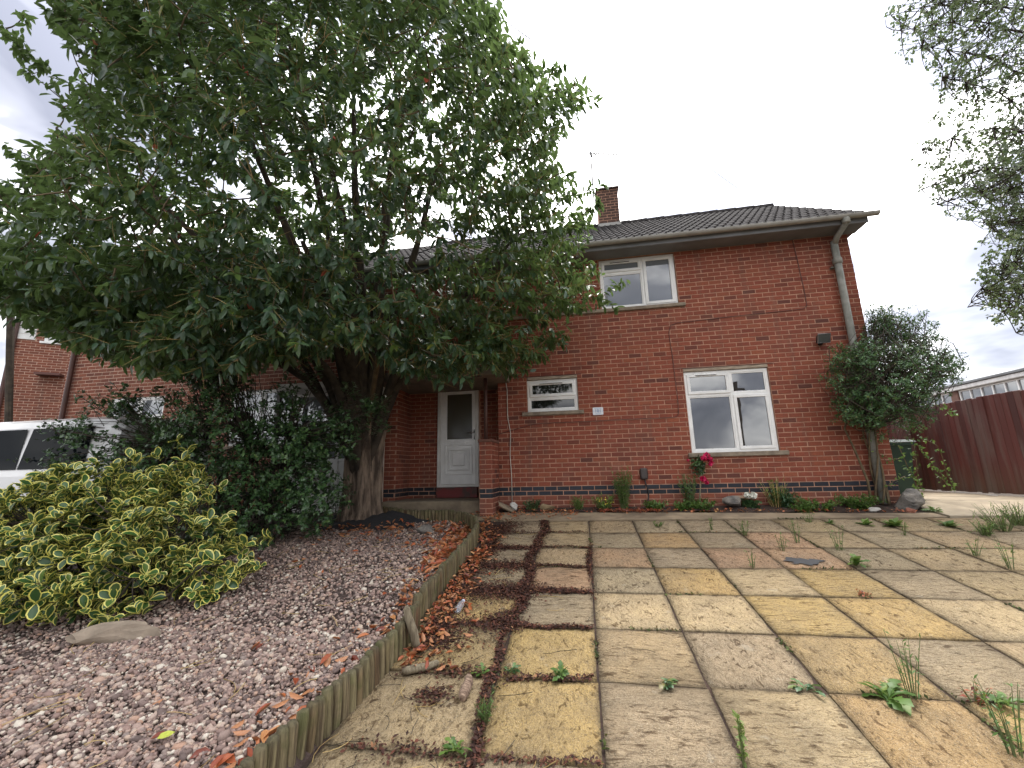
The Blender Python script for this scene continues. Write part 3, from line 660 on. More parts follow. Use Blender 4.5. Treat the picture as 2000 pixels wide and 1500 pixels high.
window(nb, NO[0]+4.705, NO[0]+6.245, .95, 2.155, .03, [(0, .5, 0, 1, True, True), (.5, 1, 0, 1, False, False)], glass=GLASSN)
window(nb, NO[0]+2.755, NO[0]+4.245, 3.337, 4.385, .03, [(0, .5, 0, 1, True, True), (.5, 1, 0, 1, False, False)], glass=GLASSN)
bx('sill', NO[0]+1.4, NO[0]+3.02, -.05, .1, .455, .522, SILL, nb); bx('sill', NO[0]+4.62, NO[0]+6.33, -.05, .1, .88, .947, SILL, nb)
nr = MB(); nr.add([(-11.4, EY, EZ), (-2.46, EY, EZ), (-2.46, RY, RZ), (-11.4, RY, RZ), (-11.4, 2*RY-EY, EZ), (-2.46, 2*RY-EY, EZ)], [(0, 1, 2, 3), (3, 2, 5, 4)])
nroof = nr.build('roof', ROOFM, nb)
Tn, Mn = [], []
for r in range(nrow):
    for c in range(30): Tn.append((-2.62-c*TW*.985, EY-.05+r*gauge*math.cos(sa), EZ-.023+r*gauge*math.sin(sa))); Mn.append(Rm)
bulk('roof_tiles', TB, np.array(Mn), np.array(Tn), ROOFM, nroof, smooth=False, kind='stuff')
bx('fascia', -11.4, -2.47, EY+.03, EY+.055, 4.385, 4.50, SOFFIT, nb); bx('soffit', -11.4, -2.47, EY+.056, -.002, 4.40, 4.418, SOFFIT, nb, b=0)
MB().tube([(-11.4, EY-.045, 4.47), (-2.47, EY-.045, 4.47)], .05, 10).build('gutter', GUTTER, nb)
MB().tube([(-10.72, -.08, 4.4), (-10.72, -.08, -.5)], .05, 10).build('downpipe', DPIPE, nb)
# white glazed porch of the attached house
pe = MB()
for x0 in (-4.68, -3.70, -2.72): pe.box(x0, x0+.075, -.02, .06, -.5, 2.0, b=.006)
pe.box(-4.62, -2.70, -.018, .058, 1.93, 1.995, b=.006).box(-4.62, -2.70, -.016, .058, .55, .62, b=.006).box(-4.62, -2.70, -.016, .058, -.5, -.38, b=.006)
pen = pe.build('porch_frame', UPVC, nb)
for x0 in (-4.605, -3.625):
    MB().box(x0, x0+.9, .0, .03, -.38, .55, b=.004).build('panel', UPVC, pen); MB().box(x0, x0+.9, .005, .025, .62, 1.93).build('pane', GLASSN, pen)
bx('porch_roof', -4.75, -2.60, -.5, .64, 2.0, 2.13, UPVCD, nb, b=.012); bx('white_board', -2.735, -2.632, -.10, -.06, -.33, 1.45, UPVC, nb, b=.004)
MB().box(-4.8, -4.72, -.45, -.38, -.5, 2.0, b=.004).build('porch_post', BROWN, nb)
# next house to the left, turned towards the road
A = Vector((-14.8, 2.56, 0)); wa = math.atan2(.59, .81); B = A-Vector((.81, .59, 0)).normalized()*1.36
wing = empty('brick_house', (B.x-1, B.y+2, -.5), 'brick house at the far left edge with a white panel and a small window upstairs', 'house')
wop = [(-.01, .42, 4.68, 5.6), (.62, 1.5, 4.66, 5.6)]
ww = wall_face('wall', B, wa, 4.0, -.9, 5.9, [wop[1]], MORTARL, wing, .1)
bricks(ww, B, wa, 4.0, -5, 71, wop, lambda r, u: BRICKL, {BRICKL: 250}, lambda u, v: (u < 160) and (550 < v < 830))
ux = Vector((math.cos(wa), math.sin(wa), 0)); un = Vector((math.sin(wa), -math.cos(wa), 0))
def onw(u, z, d): return B+ux*u+un*d+Vector((0, 0, z))
def wbox(name, u0, u1, z0, z1, d0, d1, m, par):
    b = MB(); v = [onw(u, z, d) for z in (z0, z1) for u, d in ((u0, d0), (u1, d0), (u1, d1), (u0, d1))]
    b.add(v, [(0, 1, 2, 3), (7, 6, 5, 4), (0, 4, 5, 1), (1, 5, 6, 2), (2, 6, 7, 3), (3, 7, 4, 0)]); return b.build(name, m, par)
for k in range(5): wbox('board', .0, .41, 4.69+k*.182, 4.86+k*.182, -.02, .025, UPVC, wing)
wf = wbox('window', .62, 1.5, 4.67, 4.74, -.05, .01, UPVC, wing); wbox('pane', .69, 1.48, 4.74, 5.58, -.05, -.03, GLASSN, wf); wbox('frame', .62, .69, 4.74, 5.59, -.05, .01, UPVC, wf); wbox('frame', 1.1, 1.16, 4.74, 5.59, -.05, .011, UPVC, wf); wbox('sill', .54, 1.58, 4.60, 4.665, -.02, .06, UPVC, wf)
wbox('shelter', .66, 1.24, 3.55, 3.62, .0, .30, CABLED, wing)
wbox('fascia', -.1, 4.1, 5.78, 5.96, .03, .36, UPVC, wing); wbox('flat_roof', -.12, 4.12, 5.97, 6.05, -5, .4, SOFFIT, wing)
MB().tube([onw(-.03, -.5, .06), onw(-.03, 5.75, .06)], .06, 8).build('downpipe', DPIPE, wing)
wb2 = MB(); wb2.add([onw(0, -.9, 0), onw(0, 5.9, 0), onw(0, 5.9, -5), onw(0, -.9, -5)], [(0, 1, 2, 3)]); wb2.build('side_wall', MORTARL, wing)
tag(MB().tube([at(14, 960, 8.6), at(22, 560, 8.6)], .06, 8).build('wooden_pole', BARKD, None), 'weathered wooden pole in front of the brick house at far left', 'pole')

# ------------------------------------------------------------------ far school block, fence, bin, van, wires
sch = empty('school_block', (17, 12, -.4), 'long flat roofed building with rows of white window panes beyond the red fence', 'building')
MB().box(16.05, 24, 3, 26, -.6, 2.95).build('wall', mat('pale_render', (.34, .27, .22), .9), sch)
MB().box(15.75, 24.3, 2.7, 26.3, 2.96, 3.12, b=.02).build('fascia', mat('white_fascia', (.75, .74, .72), .5), sch); MB().box(15.7, 24.35, 2.65, 26.35, 3.125, 3.23, b=.02).build('roof_edge', SOFFIT, sch)
yy = 3.3; gi = 0
PIER = mat('pier_brick', (.20, .11, .085), .9)
while yy < 24.5:
    MB().box(15.86, 16.04, yy-.35, yy-.02, -.6, 2.955, b=.01).build('pier', PIER, sch)
    fb = MB(); n = 8; L = .45*n
    for k in range(n+1): fb.box(15.90, 15.99, yy+k*.45-.025, yy+k*.45+.025, 1.0, 2.95)
    for z in (1.0, 1.75, 2.35, 2.90): fb.box(15.902, 15.985, yy, yy+L, z, z+.05)
    fo = fb.build('window', UPVC, sch)
    for k in range(n):
        for z0, z1 in ((1.05, 1.75), (1.8, 2.35), (2.4, 2.9)): MB().box(15.94, 15.96, yy+k*.45+.03, yy+k*.45+.42, z0, z1).build('pane', GLASSN, fo)
    yy += L+.4
FENM = None
def fencemat():
    m, t, b = nodes('maroon_stain'); g = N_(t, 'ShaderNodeNewGeometry'); oi = N_(t, 'ShaderNodeObjectInfo')
    v = N_(t, 'ShaderNodeMapping', i0=g.outputs['Position'], Scale=(3, 3, .35)).outputs[0]
    c = mixc(t, oi.outputs['Random'], (.15, .046, .040), (.085, .034, .032))
    c = mixc(t, ramp(t, noise(t, v, 2.2, 5, .6), [(.46, (0, 0, 0)), (.68, (.85, .85, .85))]), c, (.17, .125, .115))
    z = N_(t, 'ShaderNodeSeparateXYZ', i0=g.outputs['Position']); mr = N_(t, 'ShaderNodeMapRange', i0=z.outputs[2], i1=-.35, i2=.25, i3=.7, i4=0.)
    mm = N_(t, 'ShaderNodeMath', dict(operation='MULTIPLY'), i0=mr.outputs[0], i1=noise(t, v, 5, 4)); c = mixc(t, mm.outputs[0], c, (.11, .10, .05))
    t.links.new(c, b.inputs['Base Color']); b.inputs['Roughness'].default_value = .75; bump(t, b, noise(t, N_(t, 'ShaderNodeMapping', i0=g.outputs['Position'], Scale=(30, 30, 2)).outputs[0], 3, 4), .4, .004); return m
FENM = fencemat()
fen = empty('board_fence', (8.7, 1, -.4), 'tall maroon stained board fence along the right side of the drive', 'fence')
bme = MB().box(-.011, .011, -.058, .058, 0, 1.76, b=.004).mesh('board', FENM)
y = -4.5; k = 0
while y < 3.14:
    z = float(zg(8.7, y)); link('board', bme, fen, (8.70+(.005 if k % 2 else 0)+rnd.uniform(-.004, .004), y, z+.035+rnd.uniform(-.014, .012)), (rnd.uniform(-.006, .006), rnd.uniform(-.006, .006), rnd.uniform(-.03, .03)), (1, 1, 1.0+rnd.uniform(-.004, .004))); y += .117; k += 1
for z in (.35, 1.45): MB().tube([(8.745, -4.5, zg(8.7, -4.5)+z), (8.745, 0, zg(8.7, 0)+z), (8.745, 3.0, zg(8.7, 0)+z)], .035, 4).build('rail', FENM, fen)
gt_ = empty('side_gate', (7.5, 3.1, -.4), 'maroon boarded gate closing the passage behind the green bin', 'gate')
x = 6.34
while x < 8.80: link('board', bme, gt_, (x, 3.1+rnd.uniform(-.004, .004), -.32+rnd.uniform(-.005, .005)), (0, 0, math.pi/2+rnd.uniform(-.02, .02)), (1, 1, 1.02)); x += .118
bn = empty('wheelie_bin', (6.75, 1.4, -.36), 'dark green wheelie bin standing at the corner behind the climbing shrub', 'bin')
GREEN = mat('green_plastic', (.022, .055, .035), .5, (.016, .042, .027), 5); 
b = MB(); zb = -.35
prof = [(.20, .23, .06), (.245, .30, .93), (.285, .345, .935), (.285, .345, .985)]
vs = []; 
for hx, hy, z in prof: vs += [(6.93+sx*hx, 1.17+sy*hy, zb+z) for sx, sy in ((-1, -1), (1, -1), (1, 1), (-1, 1))]
b.add(vs, [(3, 2, 1, 0)]+[(4*i+k, 4*i+(k+1) % 4, 4*i+4+(k+1) % 4, 4*i+4+k) for i in range(3) for k in range(4)]); b.build('body', GREEN, bn)
lm = mat('bin_lid', (.05, .075, .055), .3); b = MB(); b.add([(6.63, .81, zb+.99), (7.23, .81, zb+.99), (7.23, 1.53, zb+1.02), (6.63, 1.53, zb+1.02), (6.66, .85, zb+1.03), (7.20, .85, zb+1.03), (7.20, 1.50, zb+1.07), (6.66, 1.50, zb+1.07)], [(3, 2, 1, 0), (4, 5, 6, 7), (0, 1, 5, 4), (1, 2, 6, 5), (2, 3, 7, 6), (3, 0, 4, 7)]); b.build('lid', lm, bn)
for x in (6.66, 6.93): MB().tube([(x, 1.53, zb+.1), (x+.06, 1.53, zb+.1)], .1, 14).build('wheel', DARK, bn)
b = MB(); b.tube([(6.71, 1.57, zb+.97), (6.71, 1.62, zb+.97), (7.15, 1.62, zb+.97), (7.15, 1.57, zb+.97)], .016, 6); b.build('handle', GREEN, bn)
# van
van = empty('parked_van', (-8.2, -2.3, -.75), 'white van with dark side windows parked behind the bushes at left', 'van')
WP = mat('white_paint', (.74, .74, .74), .22, (.68, .68, .68), 2)
P = at(185, 960, 6.3); vx1, vy0 = -5.35, -3.0; zr = at(90, 812, 6.35)[2]; zb = zr-1.92
sec = [(0, .35), (-.02, .75), (0, 1.02), (.03, 1.1), (.06, 1.36), (.12, 1.74), (.20, 1.84), (.42, 1.91), (.9, 1.92)]
full = [(y, z) for y, z in sec]+[(1.8-y, z) for y, z in sec[::-1]]
X = [vx1-4.9, vx1-4.6, vx1-.5, vx1-.12, vx1]; S = [.94, 1, 1, .99, .93]
vs = [(x, vy0+.9+(y-.9)*s, zb+.35+(z-.35)*s) for x, s in zip(X, S) for y, z in full]; m = len(full)
b = MB(); b.add(vs, [(i*m+k, i*m+(k+1) % m, (i+1)*m+(k+1) % m, (i+1)*m+k) for i in range(4) for k in range(m)]+[tuple(range(m-1, -1, -1)), tuple(4*m+k for k in range(m))]); b.build('body', WP, van, False)
VG = glassmat('van_glass', 1.12, (.006, .008, .010), .04)
for (a, c) in ((vx1-1.55, vx1-.36), (vx1-2.80, vx1-1.58), (vx1-4.0, vx1-2.83)):
    b = MB(); b.add([(a, vy0+.022, zb+1.12), (c, vy0+.022, zb+1.12), (c-.04, vy0+.098, zb+1.72), (a+.04, vy0+.098, zb+1.72)], [(0, 1, 2, 3)]); b.add([(a, vy0+.045, zb+1.12), (c, vy0+.045, zb+1.12), (c-.04, vy0+.118, zb+1.72), (a+.04, vy0+.118, zb+1.72)], [(3, 2, 1, 0)]); b.build('window', VG, van)
MB().box(vx1-4.5, vx1-.1, vy0-.034, vy0-.015, zb+.62, zb+.70, b=.008).build('side_strip', mat('grey_strip', (.3, .3, .3), .5), van)
for x in (vx1-.95, vx1-3.9): 
    w = MB().tube([(x, vy0-.01, zb+.33), (x, vy0+.2, zb+.33)], .33, 20).build('wheel', DARK, van); MB().tube([(x, vy0-.018, zb+.33), (x, vy0-.011, zb+.33)], .2, 14).build('hub_cap', ALU, w)
# overhead telephone wire
W1, W2 = at(930, 0, 7.5), at(1493, 405, 24); dv = W2-W1
pts = []
for i in range(25):
    t = -1.2+2.4*i/24; p = W1+dv*t; p = p+np.array([0, 0, .05*(t-.5)**2-.012]); pts.append(p)
tag(MB().tube(pts, [.013-.0035*i/12 for i in range(25)], 5).build('telephone_wire', ALU, None), 'thin telephone wire crossing the white sky above the roof', 'wire')

# ------------------------------------------------------------------ log roll edging
EDG = [(-.36, -6.6), (-.30, -6.1), (-.235, -5.6), (-.15, -5.2), (-.115, -4.7), (-.13, -4.28)]
EDG2 = [(-.19, -4.2), (-.185, -3.7), (-.19, -3.2), (-.185, -2.7), (-.2, -2.2), (-.27, -1.75), (-.42, -1.35), (-.68, -1.0), (-1.0, -.83), (-1.3, -.80), (-1.55, -.84), (-1.85, -.72), (-2.2, -.55), (-2.55, -.44)]
def resample(pts, st):
    P = [Vector((*p, 0)) for p in pts]; out = []; d = 0.
    for a, b in zip(P, P[1:]):
        L = (b-a).length
        while d < L: out.append(a.lerp(b, d/L)); d += st
        d -= L
    return out
edg = empty('log_edging', (-.19, -3.5, float(zg(0, -3.5))), 'low edging of upright half log stakes between gravel and slabs', 'edging')
def logmat():
    m, t, b = nodes('edging_log'); g = N_(t, 'ShaderNodeNewGeometry'); oi = N_(t, 'ShaderNodeObjectInfo'); v = coord(t)
    st = noise(t, N_(t, 'ShaderNodeMapping', i0=v, Scale=(40, 40, 2.5)).outputs[0], 1.0, 5, .65)
    c = ramp(t, oi.outputs['Random'], [(0, (.17, .135, .075)), (.4, (.235, .19, .11)), (.75, (.19, .165, .085)), (1, (.15, .085, .05))])
    c = mixc(t, ramp(t, st, [(.4, (.8, .8, .8)), (.6, (0, 0, 0))]), c, (.045, .03, .02))
    z = N_(t, 'ShaderNodeSeparateXYZ', i0=N_(t, 'ShaderNodeTexCoord').outputs['Object']); mr = N_(t, 'ShaderNodeMapRange', i0=z.outputs[2], i1=.17, i2=.22, i3=0., i4=.7)
    c = mixc(t, mr.outputs[0], c, (.075, .07, .045)); mo = N_(t, 'ShaderNodeMapRange', i0=noise(t, v, 7, 4), i1=.52, i2=.68, i3=0., i4=.6); c = mixc(t, mo.outputs[0], c, (.075, .085, .03))
    t.links.new(c, b.inputs['Base Color']); b.inputs['Roughness'].default_value = .95; b.inputs['Specular IOR Level'].default_value = .2; bump(t, b, st, .9, .012); return m
LOGM = logmat()
lms = []
for k in range(4):
    rr = random.Random(k); n = 9; vs = []; pr = [(.031, -.06), (.033, .05), (.0325, .13), (.031, .195+rr.uniform(0, .01)), (.024, .212), (.012, .22)]
    for r, z in pr:
        for i in range(n): a = 2*math.pi*i/n; q = r*(1+rr.uniform(-.08, .08)); vs.append((q*math.cos(a), q*math.sin(a), z+rr.uniform(-.004, .004)))
    fs = [(j*n+i, j*n+(i+1) % n, (j+1)*n+(i+1) % n, (j+1)*n+i) for j in range(len(pr)-1) for i in range(n)]+[tuple((len(pr)-1)*n+i for i in range(n))]
    b = MB(); b.add(vs, fs); lms.append(b.mesh('log', LOGM, True))
for path in (EDG, EDG2):
    for i, p in enumerate(resample(path, .062)):
        far = max(0, min(1, (p.y+1.6)/.6))
        link('log', lms[rnd.randrange(4)], edg, (p.x, p.y, float(zg(p.x, p.y))-.02*far), (rnd.uniform(-.03, .03), rnd.uniform(-.05, .05), rnd.uniform(0, 6.28)), (1, 1, rnd.uniform(.95, 1.06)*(1-.12*far)))
def stake(name, p, q, r, label, cat, m=WOODG):
    p, q = Vector(p), Vector(q); pts = [p.lerp(q, t)+Vector((rnd.uniform(-1, 1), rnd.uniform(-1, 1), rnd.uniform(-1, 1)))*r*.25 for t in (0, .12, .4, .7, .92, 1)]
    o = MB().tube(pts, [r*.6, r, r*1.05, r*.95, r*.8, r*.4], 7).build(name, m, None, True); return tag(o, label, cat)
def G(u, v, dz=0.):
    "point of the sloping drive seen at photo pixel (u, v)"
    d = AR*(u-1000)/FPX-AU*(v-750)/FPX+AF; n = np.array([-.0037, -.135, 1.]); t = ((-.386+dz)-n@CAM)/(n@d); return CAM+d*t
a = G(808, 1268); stake('loose_stake', (a[0]+.03, a[1], a[2]+.01), (a[0]-.06, a[1]-.02, a[2]+.30), .034, 'broken grey stake leaning out of the log edging', 'stake')
a, b_ = G(785, 1312, .03), G(858, 1296, .03); stake('fallen_stake', a, b_, .026, 'grey wooden stake lying flat across the slab joint by the edging', 'stake')
a, b_ = G(903, 1362, .03), G(918, 1322, .03); stake('rotten_wood', a, b_, .032, 'pale rotten wood chunk lying on a slab', 'wood', mat('rotten_wood', (.42, .30, .21), .95, (.09, .05, .035), 18, .9, 30, .02, stretch=(1, 5, 1)))

# ------------------------------------------------------------------ leaves
def leaf_laurel(w=.19, fold=.055, curl=.13):
    st = [(.0, 0), (.28, .88), (.68, .86), (1., 0)]
    v = [(0, 0, 0)]
    for t, q in st[1:-1]: z = -curl*t*t*1.0; v += [(t, 0, z), (t, w*q, z+fold*q), (t, -w*q, z+fold*q)]
    v.append((1, 0, -curl)); f = [(0, 3, 1), (0, 1, 2)]
    f += [(1, 3, 6, 4), (1, 4, 5, 2), (4, 6, 7), (4, 7, 5)]
    return np.array(v, float), f
def leaf_holly():
    v = [(0, 0, 0)]; ts = [.20, .36, .56, .76]; ws = [.27, .15, .32, .15]
    for t, w in zip(ts, ws): z = -.1*t*t; up = .12 if w > .2 else .0; v += [(t, 0, z), (t, w, z+up), (t, -w, z+up)]
    v.append((1.05, 0, -.12)); f = [(0, 3, 1), (0, 1, 2)]
    for k in range(3): a = 1+3*k; f += [(a, a+2, a+5, a+3), (a, a+3, a+4, a+1)]
    f += [(10, 12, 13), (10, 13, 11)]; return np.array(v, float), f
def leaf_varieg():
    st = [(.0, .0), (.10, .09), (.34, .225), (.62, .29), (.86, .19), (1., .0)]
    def outline(sc, sh):
        o = []
        for t, w in st: o.append((sh+t*(1-2*sh)*1., w*sc))
        return o
    rs = random.Random(5); inn = outline(.76, .065); out = st
    zf = lambda t, w: -.10*t*t+abs(w)*.45
    v = []; 
    I = []; O = []; Mi_ = []
    for (t, w) in inn: I.append((len(v), len(v)+1)); v += [(t, w, zf(t, w)), (t, -w, zf(t, w))]
    for (t, w) in inn: Mi_.append(len(v)); v.append((t, 0, zf(t, 0)-.01))
    for (t, w) in out: O.append((len(v), len(v)+1)); v += [(t, w, zf(t, w)), (t, -w, zf(t, w))]
    f, mi = [], []
    for k in range(5):
        f += [(Mi_[k], Mi_[k+1], I[k+1][0], I[k][0]), (I[k][1], I[k+1][1], Mi_[k+1], Mi_[k])]; mi += [0, 0]
        f += [(I[k][0], I[k+1][0], O[k+1][0], O[k][0]), (O[k][1], O[k+1][1], I[k+1][1], I[k][1])]; mi += [1, 1]
    return np.array(v, float), f, np.array(mi)
def leaf_small(w=.26): return np.array([(0, 0, 0), (.45, w, .04), (1, 0, -.08), (.45, -w, .04)], float), [(0, 3, 2, 1)]
LAU, HOL, VAR, SMA = leaf_laurel(), leaf_holly(), leaf_varieg(), leaf_small()
G1 = leafmat('laurel_leaf', [(0, (.028, .058, .034)), (.35, (.048, .098, .054)), (.62, (.088, .152, .074)), (.85, (.11, .17, .032)), (.93, (.26, .27, .05)), (.96, (.32, .06, .03)), (1, (.34, .05, .03))], .30, .36, back=(.075, .115, .045))
G2 = leafmat('holly_leaf', [(0, (.026, .062, .024)), (.5, (.055, .115, .040)), (.85, (.10, .175, .052)), (1, (.09, .15, .04))], .28, .12, back=(.05, .085, .04))
G3 = leafmat('variegated_green', [(0, (.022, .062, .020)), (.6, (.048, .115, .030)), (1, (.12, .19, .035))], .30, .15, back=(.07, .12, .04))
G3Y = leafmat('cream_margin', [(0, (.66, .60, .12)), (.6, (.80, .73, .20)), (1, (.84, .79, .36))], .35, .2, (.6, .55, .1))
G4 = leafmat('birch_leaf', [(0, (.075, .105, .06)), (.5, (.12, .155, .08)), (1, (.20, .23, .10))], .4, .3)
G5 = leafmat('climber_leaf', [(0, (.035, .085, .036)), (.5, (.07, .15, .055)), (.85, (.125, .21, .06)), (1, (.16, .13, .035))], .45, .22)
G6 = leafmat('weed_leaf', [(0, (.05, .11, .02)), (.5, (.085, .17, .03)), (1, (.17, .24, .05))], .5, .3)
GR = leafmat('fallen_leaf_red', [(0, (.10, .022, .014)), (.3, (.24, .05, .022)), (.6, (.38, .095, .03)), (.85, (.45, .17, .06)), (1, (.5, .3, .12))], .5, .1, (.5, .15, .03), back=(.42, .19, .09))
def solo_leaves(name, base, mats, tones, Ms, Ts, idx, parent, tn):
    bm_ = []
    for k, tv in enumerate(tones):
        fl = np.concatenate([np.array(f) for f in base[1]]); bm_.append(np_mesh(name, base[0], fl, np.array([len(f) for f in base[1]]), mats, base[2] if len(base) > 2 else None, np.full(len(base[0]), tv)))
    for i in idx:
        k = int(np.argmin(np.abs(np.array(tones)-tn[i]))); solo(name, [bm_[k]], Ms[i:i+1], Ts[i:i+1], parent)
def inside_poly(px, py, poly):
    c = np.zeros(len(px), bool); n = len(poly); j = n-1
    for i in range(n):
        xi, yi = poly[i]; xj, yj = poly[j]
        c ^= ((yi > py) != (yj > py)) & (px < (xj-xi)*(py-yi)/((yj-yi) or 1e-9)+xi); j = i
    return c
def pix(P):
    d = P-CAM; z = d@AF; return 1000+FPX*(d@AR)/z, 750-FPX*(d@AU)/z, z
def twigs(parent, name, roots, tips, m, r0=.008, seg=5, sag=.12, sides=3):
    b = MB()
    for a, q in zip(roots, tips):
        a, q = np.array(a), np.array(q); L = np.linalg.norm(q-a); mid = RS.normal(size=3)*L*.08
        pts = [a+(q-a)*t+mid*math.sin(math.pi*t)+np.array([0, 0, -sag*L*math.sin(math.pi*t)*.4]) for t in np.linspace(0, 1, seg)]
        b.tube(pts, [r0*(1+1.6*(1-t)) if L > .3 else r0*(1.2-.6*t) for t in np.linspace(0, 1, seg)], sides, cap=False)
    o = b.build(name, m, parent, True); o['kind'] = 'stuff'; return o
def limb(parent, name, pts, rad, m, n=10):
    P = [Vector(p) for p in pts]; out = []; rr = []
    for i in range(len(P)-1):
        p0, p1, p2, p3 = P[max(i-1, 0)], P[i], P[i+1], P[min(i+2, len(P)-1)]
        for k in range(4):
            t = k/4; out.append(.5*((2*p1)+(p2-p0)*t+(2*p0-5*p1+4*p2-p3)*t*t+(3*p1-p0-3*p2+p3)*t**3)); rr.append(rad[i]+(rad[i+1]-rad[i])*t)
    out.append(P[-1]); rr.append(rad[-1])
    b = MB(); b.tube(out, rr, n)
    for i in range(len(b.v)):
        v = Vector(b.v[i]); c = out[min(i//n, len(out)-1)]; d = v-c; r_ = rr[min(i//n, len(out)-1)]
        if r_ > .03: b.v[i] = tuple(c+d*(1+.10*math.sin(7*v.z+5*math.atan2(d.y, d.x))+.06*math.sin(3*math.atan2(d.y, d.x)+11*v.z)))
    return b.build(name, m, parent, True), out

# ---- the big evergreen tree
TB0 = G(702, 1022); TB0[2] -= .04
tree = empty('broadleaf_tree', TB0, 'large dense evergreen tree with a thick ridged trunk and drooping glossy leaves', 'tree')
x0, y0, z0 = TB0
tk = MB(); prof = [(-.1, .44), (.05, .37), (.3, .315), (.7, .29), (1.1, .285), (1.5, .30), (1.8, .33)]
n = 72; vs = []
pf = [(h, float(np.interp(h, [p[0] for p in prof], [p[1] for p in prof]))) for h in np.linspace(-.1, 1.8, 26)]; prof = pf
for k, (h, r) in enumerate(prof):
    for i in range(n):
        a = 2*math.pi*i/n; q = r*(1+.13*math.sin(5*a+h*1.1)+.06*abs(math.sin(7.5*a+1.6*h))+.045*math.sin(19*a+5*h)+.02*math.sin(9*h+3*a)); vs.append((x0+q*1.0*math.cos(a)+.02*h, y0+q*.85*math.sin(a)+.03*h, z0+h))
tk.add(vs, [(j*n+i, j*n+(i+1) % n, (j+1)*n+(i+1) % n, (j+1)*n+i) for j in range(len(prof)-1) for i in range(n)]); trunk = tk.build('trunk', BARK, tree, True)
CC = at(575, 330, 6.7)
POLY = [(30, -330), (900, -330), (965, -30), (985, 75), (1060, 140), (1130, 180), (1085, 290), (1125, 365), (1165, 400), (1172, 450), (1120, 480), (1160, 510), (1178, 560), (1130, 590), (1130, 650), (1080, 700), (1000, 735), (930, 700), (880, 735), (790, 725), (700, 690), (600, 690), (480, 720), (420, 725), (330, 730), (180, 690), (95, 655), (-10, 600), (-260, 600), (-160, 440), (-20, 380), (55, 345), (75, 290), (145, 240), (110, 185), (185, 120), (115, 60), (80, -20), (30, -140)]
def sample_crown(n, shell=0.):
    out = []
    while sum(len(o) for o in out) < n:
        q = rv(6000)*(RS.uniform(shell**3, 1, 6000)**(1/3))[:, None]
        P = CC+AR*(q[:, :1]*5.3)+AU*(q[:, 1:2]*4.9)+AF*(q[:, 2:3]*2.7)
        u, v, z = pix(P); ok = inside_poly(u, v, POLY) & (P[:, 2] > 1.25) & ~((P[:, 1] > -.35) & (P[:, 2] < 5.2)) & (P[:, 2] < 9.2) & (z > 2.6)
        ok &= ~((P[:, 1] > -1.0) & (P[:, 2] > 4.2) & (P[:, 2] < 5.2))
        out.append(P[ok])
    return np.concatenate(out)[:n]
TIP = np.concatenate([sample_crown(2700, .66), sample_crown(1300, 0.)])
low_ = sample_crown(9000, .3); lu, lv, lz = pix(low_); TIP = np.concatenate([TIP, low_[(lv > 480) & (lu < 680) & (lu > -50)][:1000], low_[(lv < 330) & (lu < 700)][:350]])
FK = np.array([x0+.02, y0, z0+1.55])
limbs = []
for (u, v, d, r) in ((590, 470, 6.3, .13), (640, 300, 6.9, .12), (760, 420, 7.4, .12), (480, 250, 6.0, .10), (860, 300, 7.0, .09), (300, 380, 6.2, .09), (930, 560, 6.7, .07), (220, 560, 6.0, .07), (690, 120, 7.0, .09), (420, 540, 5.3, .07), (1040, 420, 7.2, .06), (110, 250, 6.4, .06), (820, 100, 6.6, .07), (560, 60, 6.0, .08)):
    e = at(u, v, d); ph = rnd.uniform(0, 6.28); s = FK+np.array([.09*math.cos(ph), .07*math.sin(ph), -.75])
    m1 = FK+(e-FK)*.28+np.array([0, 0, .35]); m2 = FK+(e-FK)*.62+np.array([rnd.uniform(-.15, .15), rnd.uniform(-.15, .15), .18])
    o, pts = limb(tree, 'branch', [s, m1, m2, e], [r*1.25, r, r*.62, r*.25], BARKD, 9); limbs += [np.array(p) for p in pts[3:]]
o, pts = limb(tree, 'branch', [FK+np.array([.1, -.1, .1]), at(755, 655, 6.2), at(850, 695, 5.9), at(960, 683, 5.7)], [.05, .035, .024, .012], TWIG, 7); limbs += [np.array(p) for p in pts[2:]]*1
o, pts = limb(tree, 'branch', [at(640, 640, 6.0), at(605, 540, 5.6), at(590, 590, 5.4)], [.03, .02, .01], TWIG, 6)
for u, v in ((980, 80), (1060, 150), (1135, 190), (1060, 240), (920, 20), (1165, 400), (1180, 560), (960, 690), (900, 715), (930, 690), (820, 690), (40, 60), (70, 140), (30, 300), (0, 350), (20, 390), (1000, 700), (880, 690), (600, 670), (560, 640), (1130, 600), (1100, 680)):
    TIP = np.concatenate([TIP, at(u, v, 6.6+rnd.uniform(-.5, .4))[None]+RS.normal(size=(4, 3))*.13])
TIP = np.concatenate([TIP, np.array([at(u+RS.uniform(-18, 18), v+RS.uniform(-14, 14), 5.7+RS.uniform(-.15, .15)) for u, v in ((850, 690), (880, 715), (930, 680), (960, 675), (990, 665), (900, 725), (840, 735), (800, 720), (780, 700), (960, 700)) for _ in range(2)])])
LB = np.array(limbs)
d2 = ((TIP[:, None, :]-LB[None])**2).sum(-1); LI = d2.argmin(1)
od = np.argsort(d2.min(1)); NODE = LB.copy(); ROOT = np.zeros_like(TIP)
for i in od:
    w = ((NODE-TIP[i])**2).sum(1); j = w.argmin(); ROOT[i] = NODE[j]; NODE = np.concatenate([NODE, (.55*TIP[i]+.45*NODE[j])[None], (.9*TIP[i]+.1*NODE[j])[None]])
twigs(tree, 'twigs', ROOT, TIP, TWIG, .005)
NT = len(TIP); K = 17
OUT = unit(TIP-ROOT+rv(NT)*.25+unit(TIP-CC)*.7+np.array([0, 0, .35]))
T = np.repeat(TIP, K, 0); D = np.repeat(OUT, K, 0); s_ = RS.uniform(-.30, .10, NT*K)[:, None]
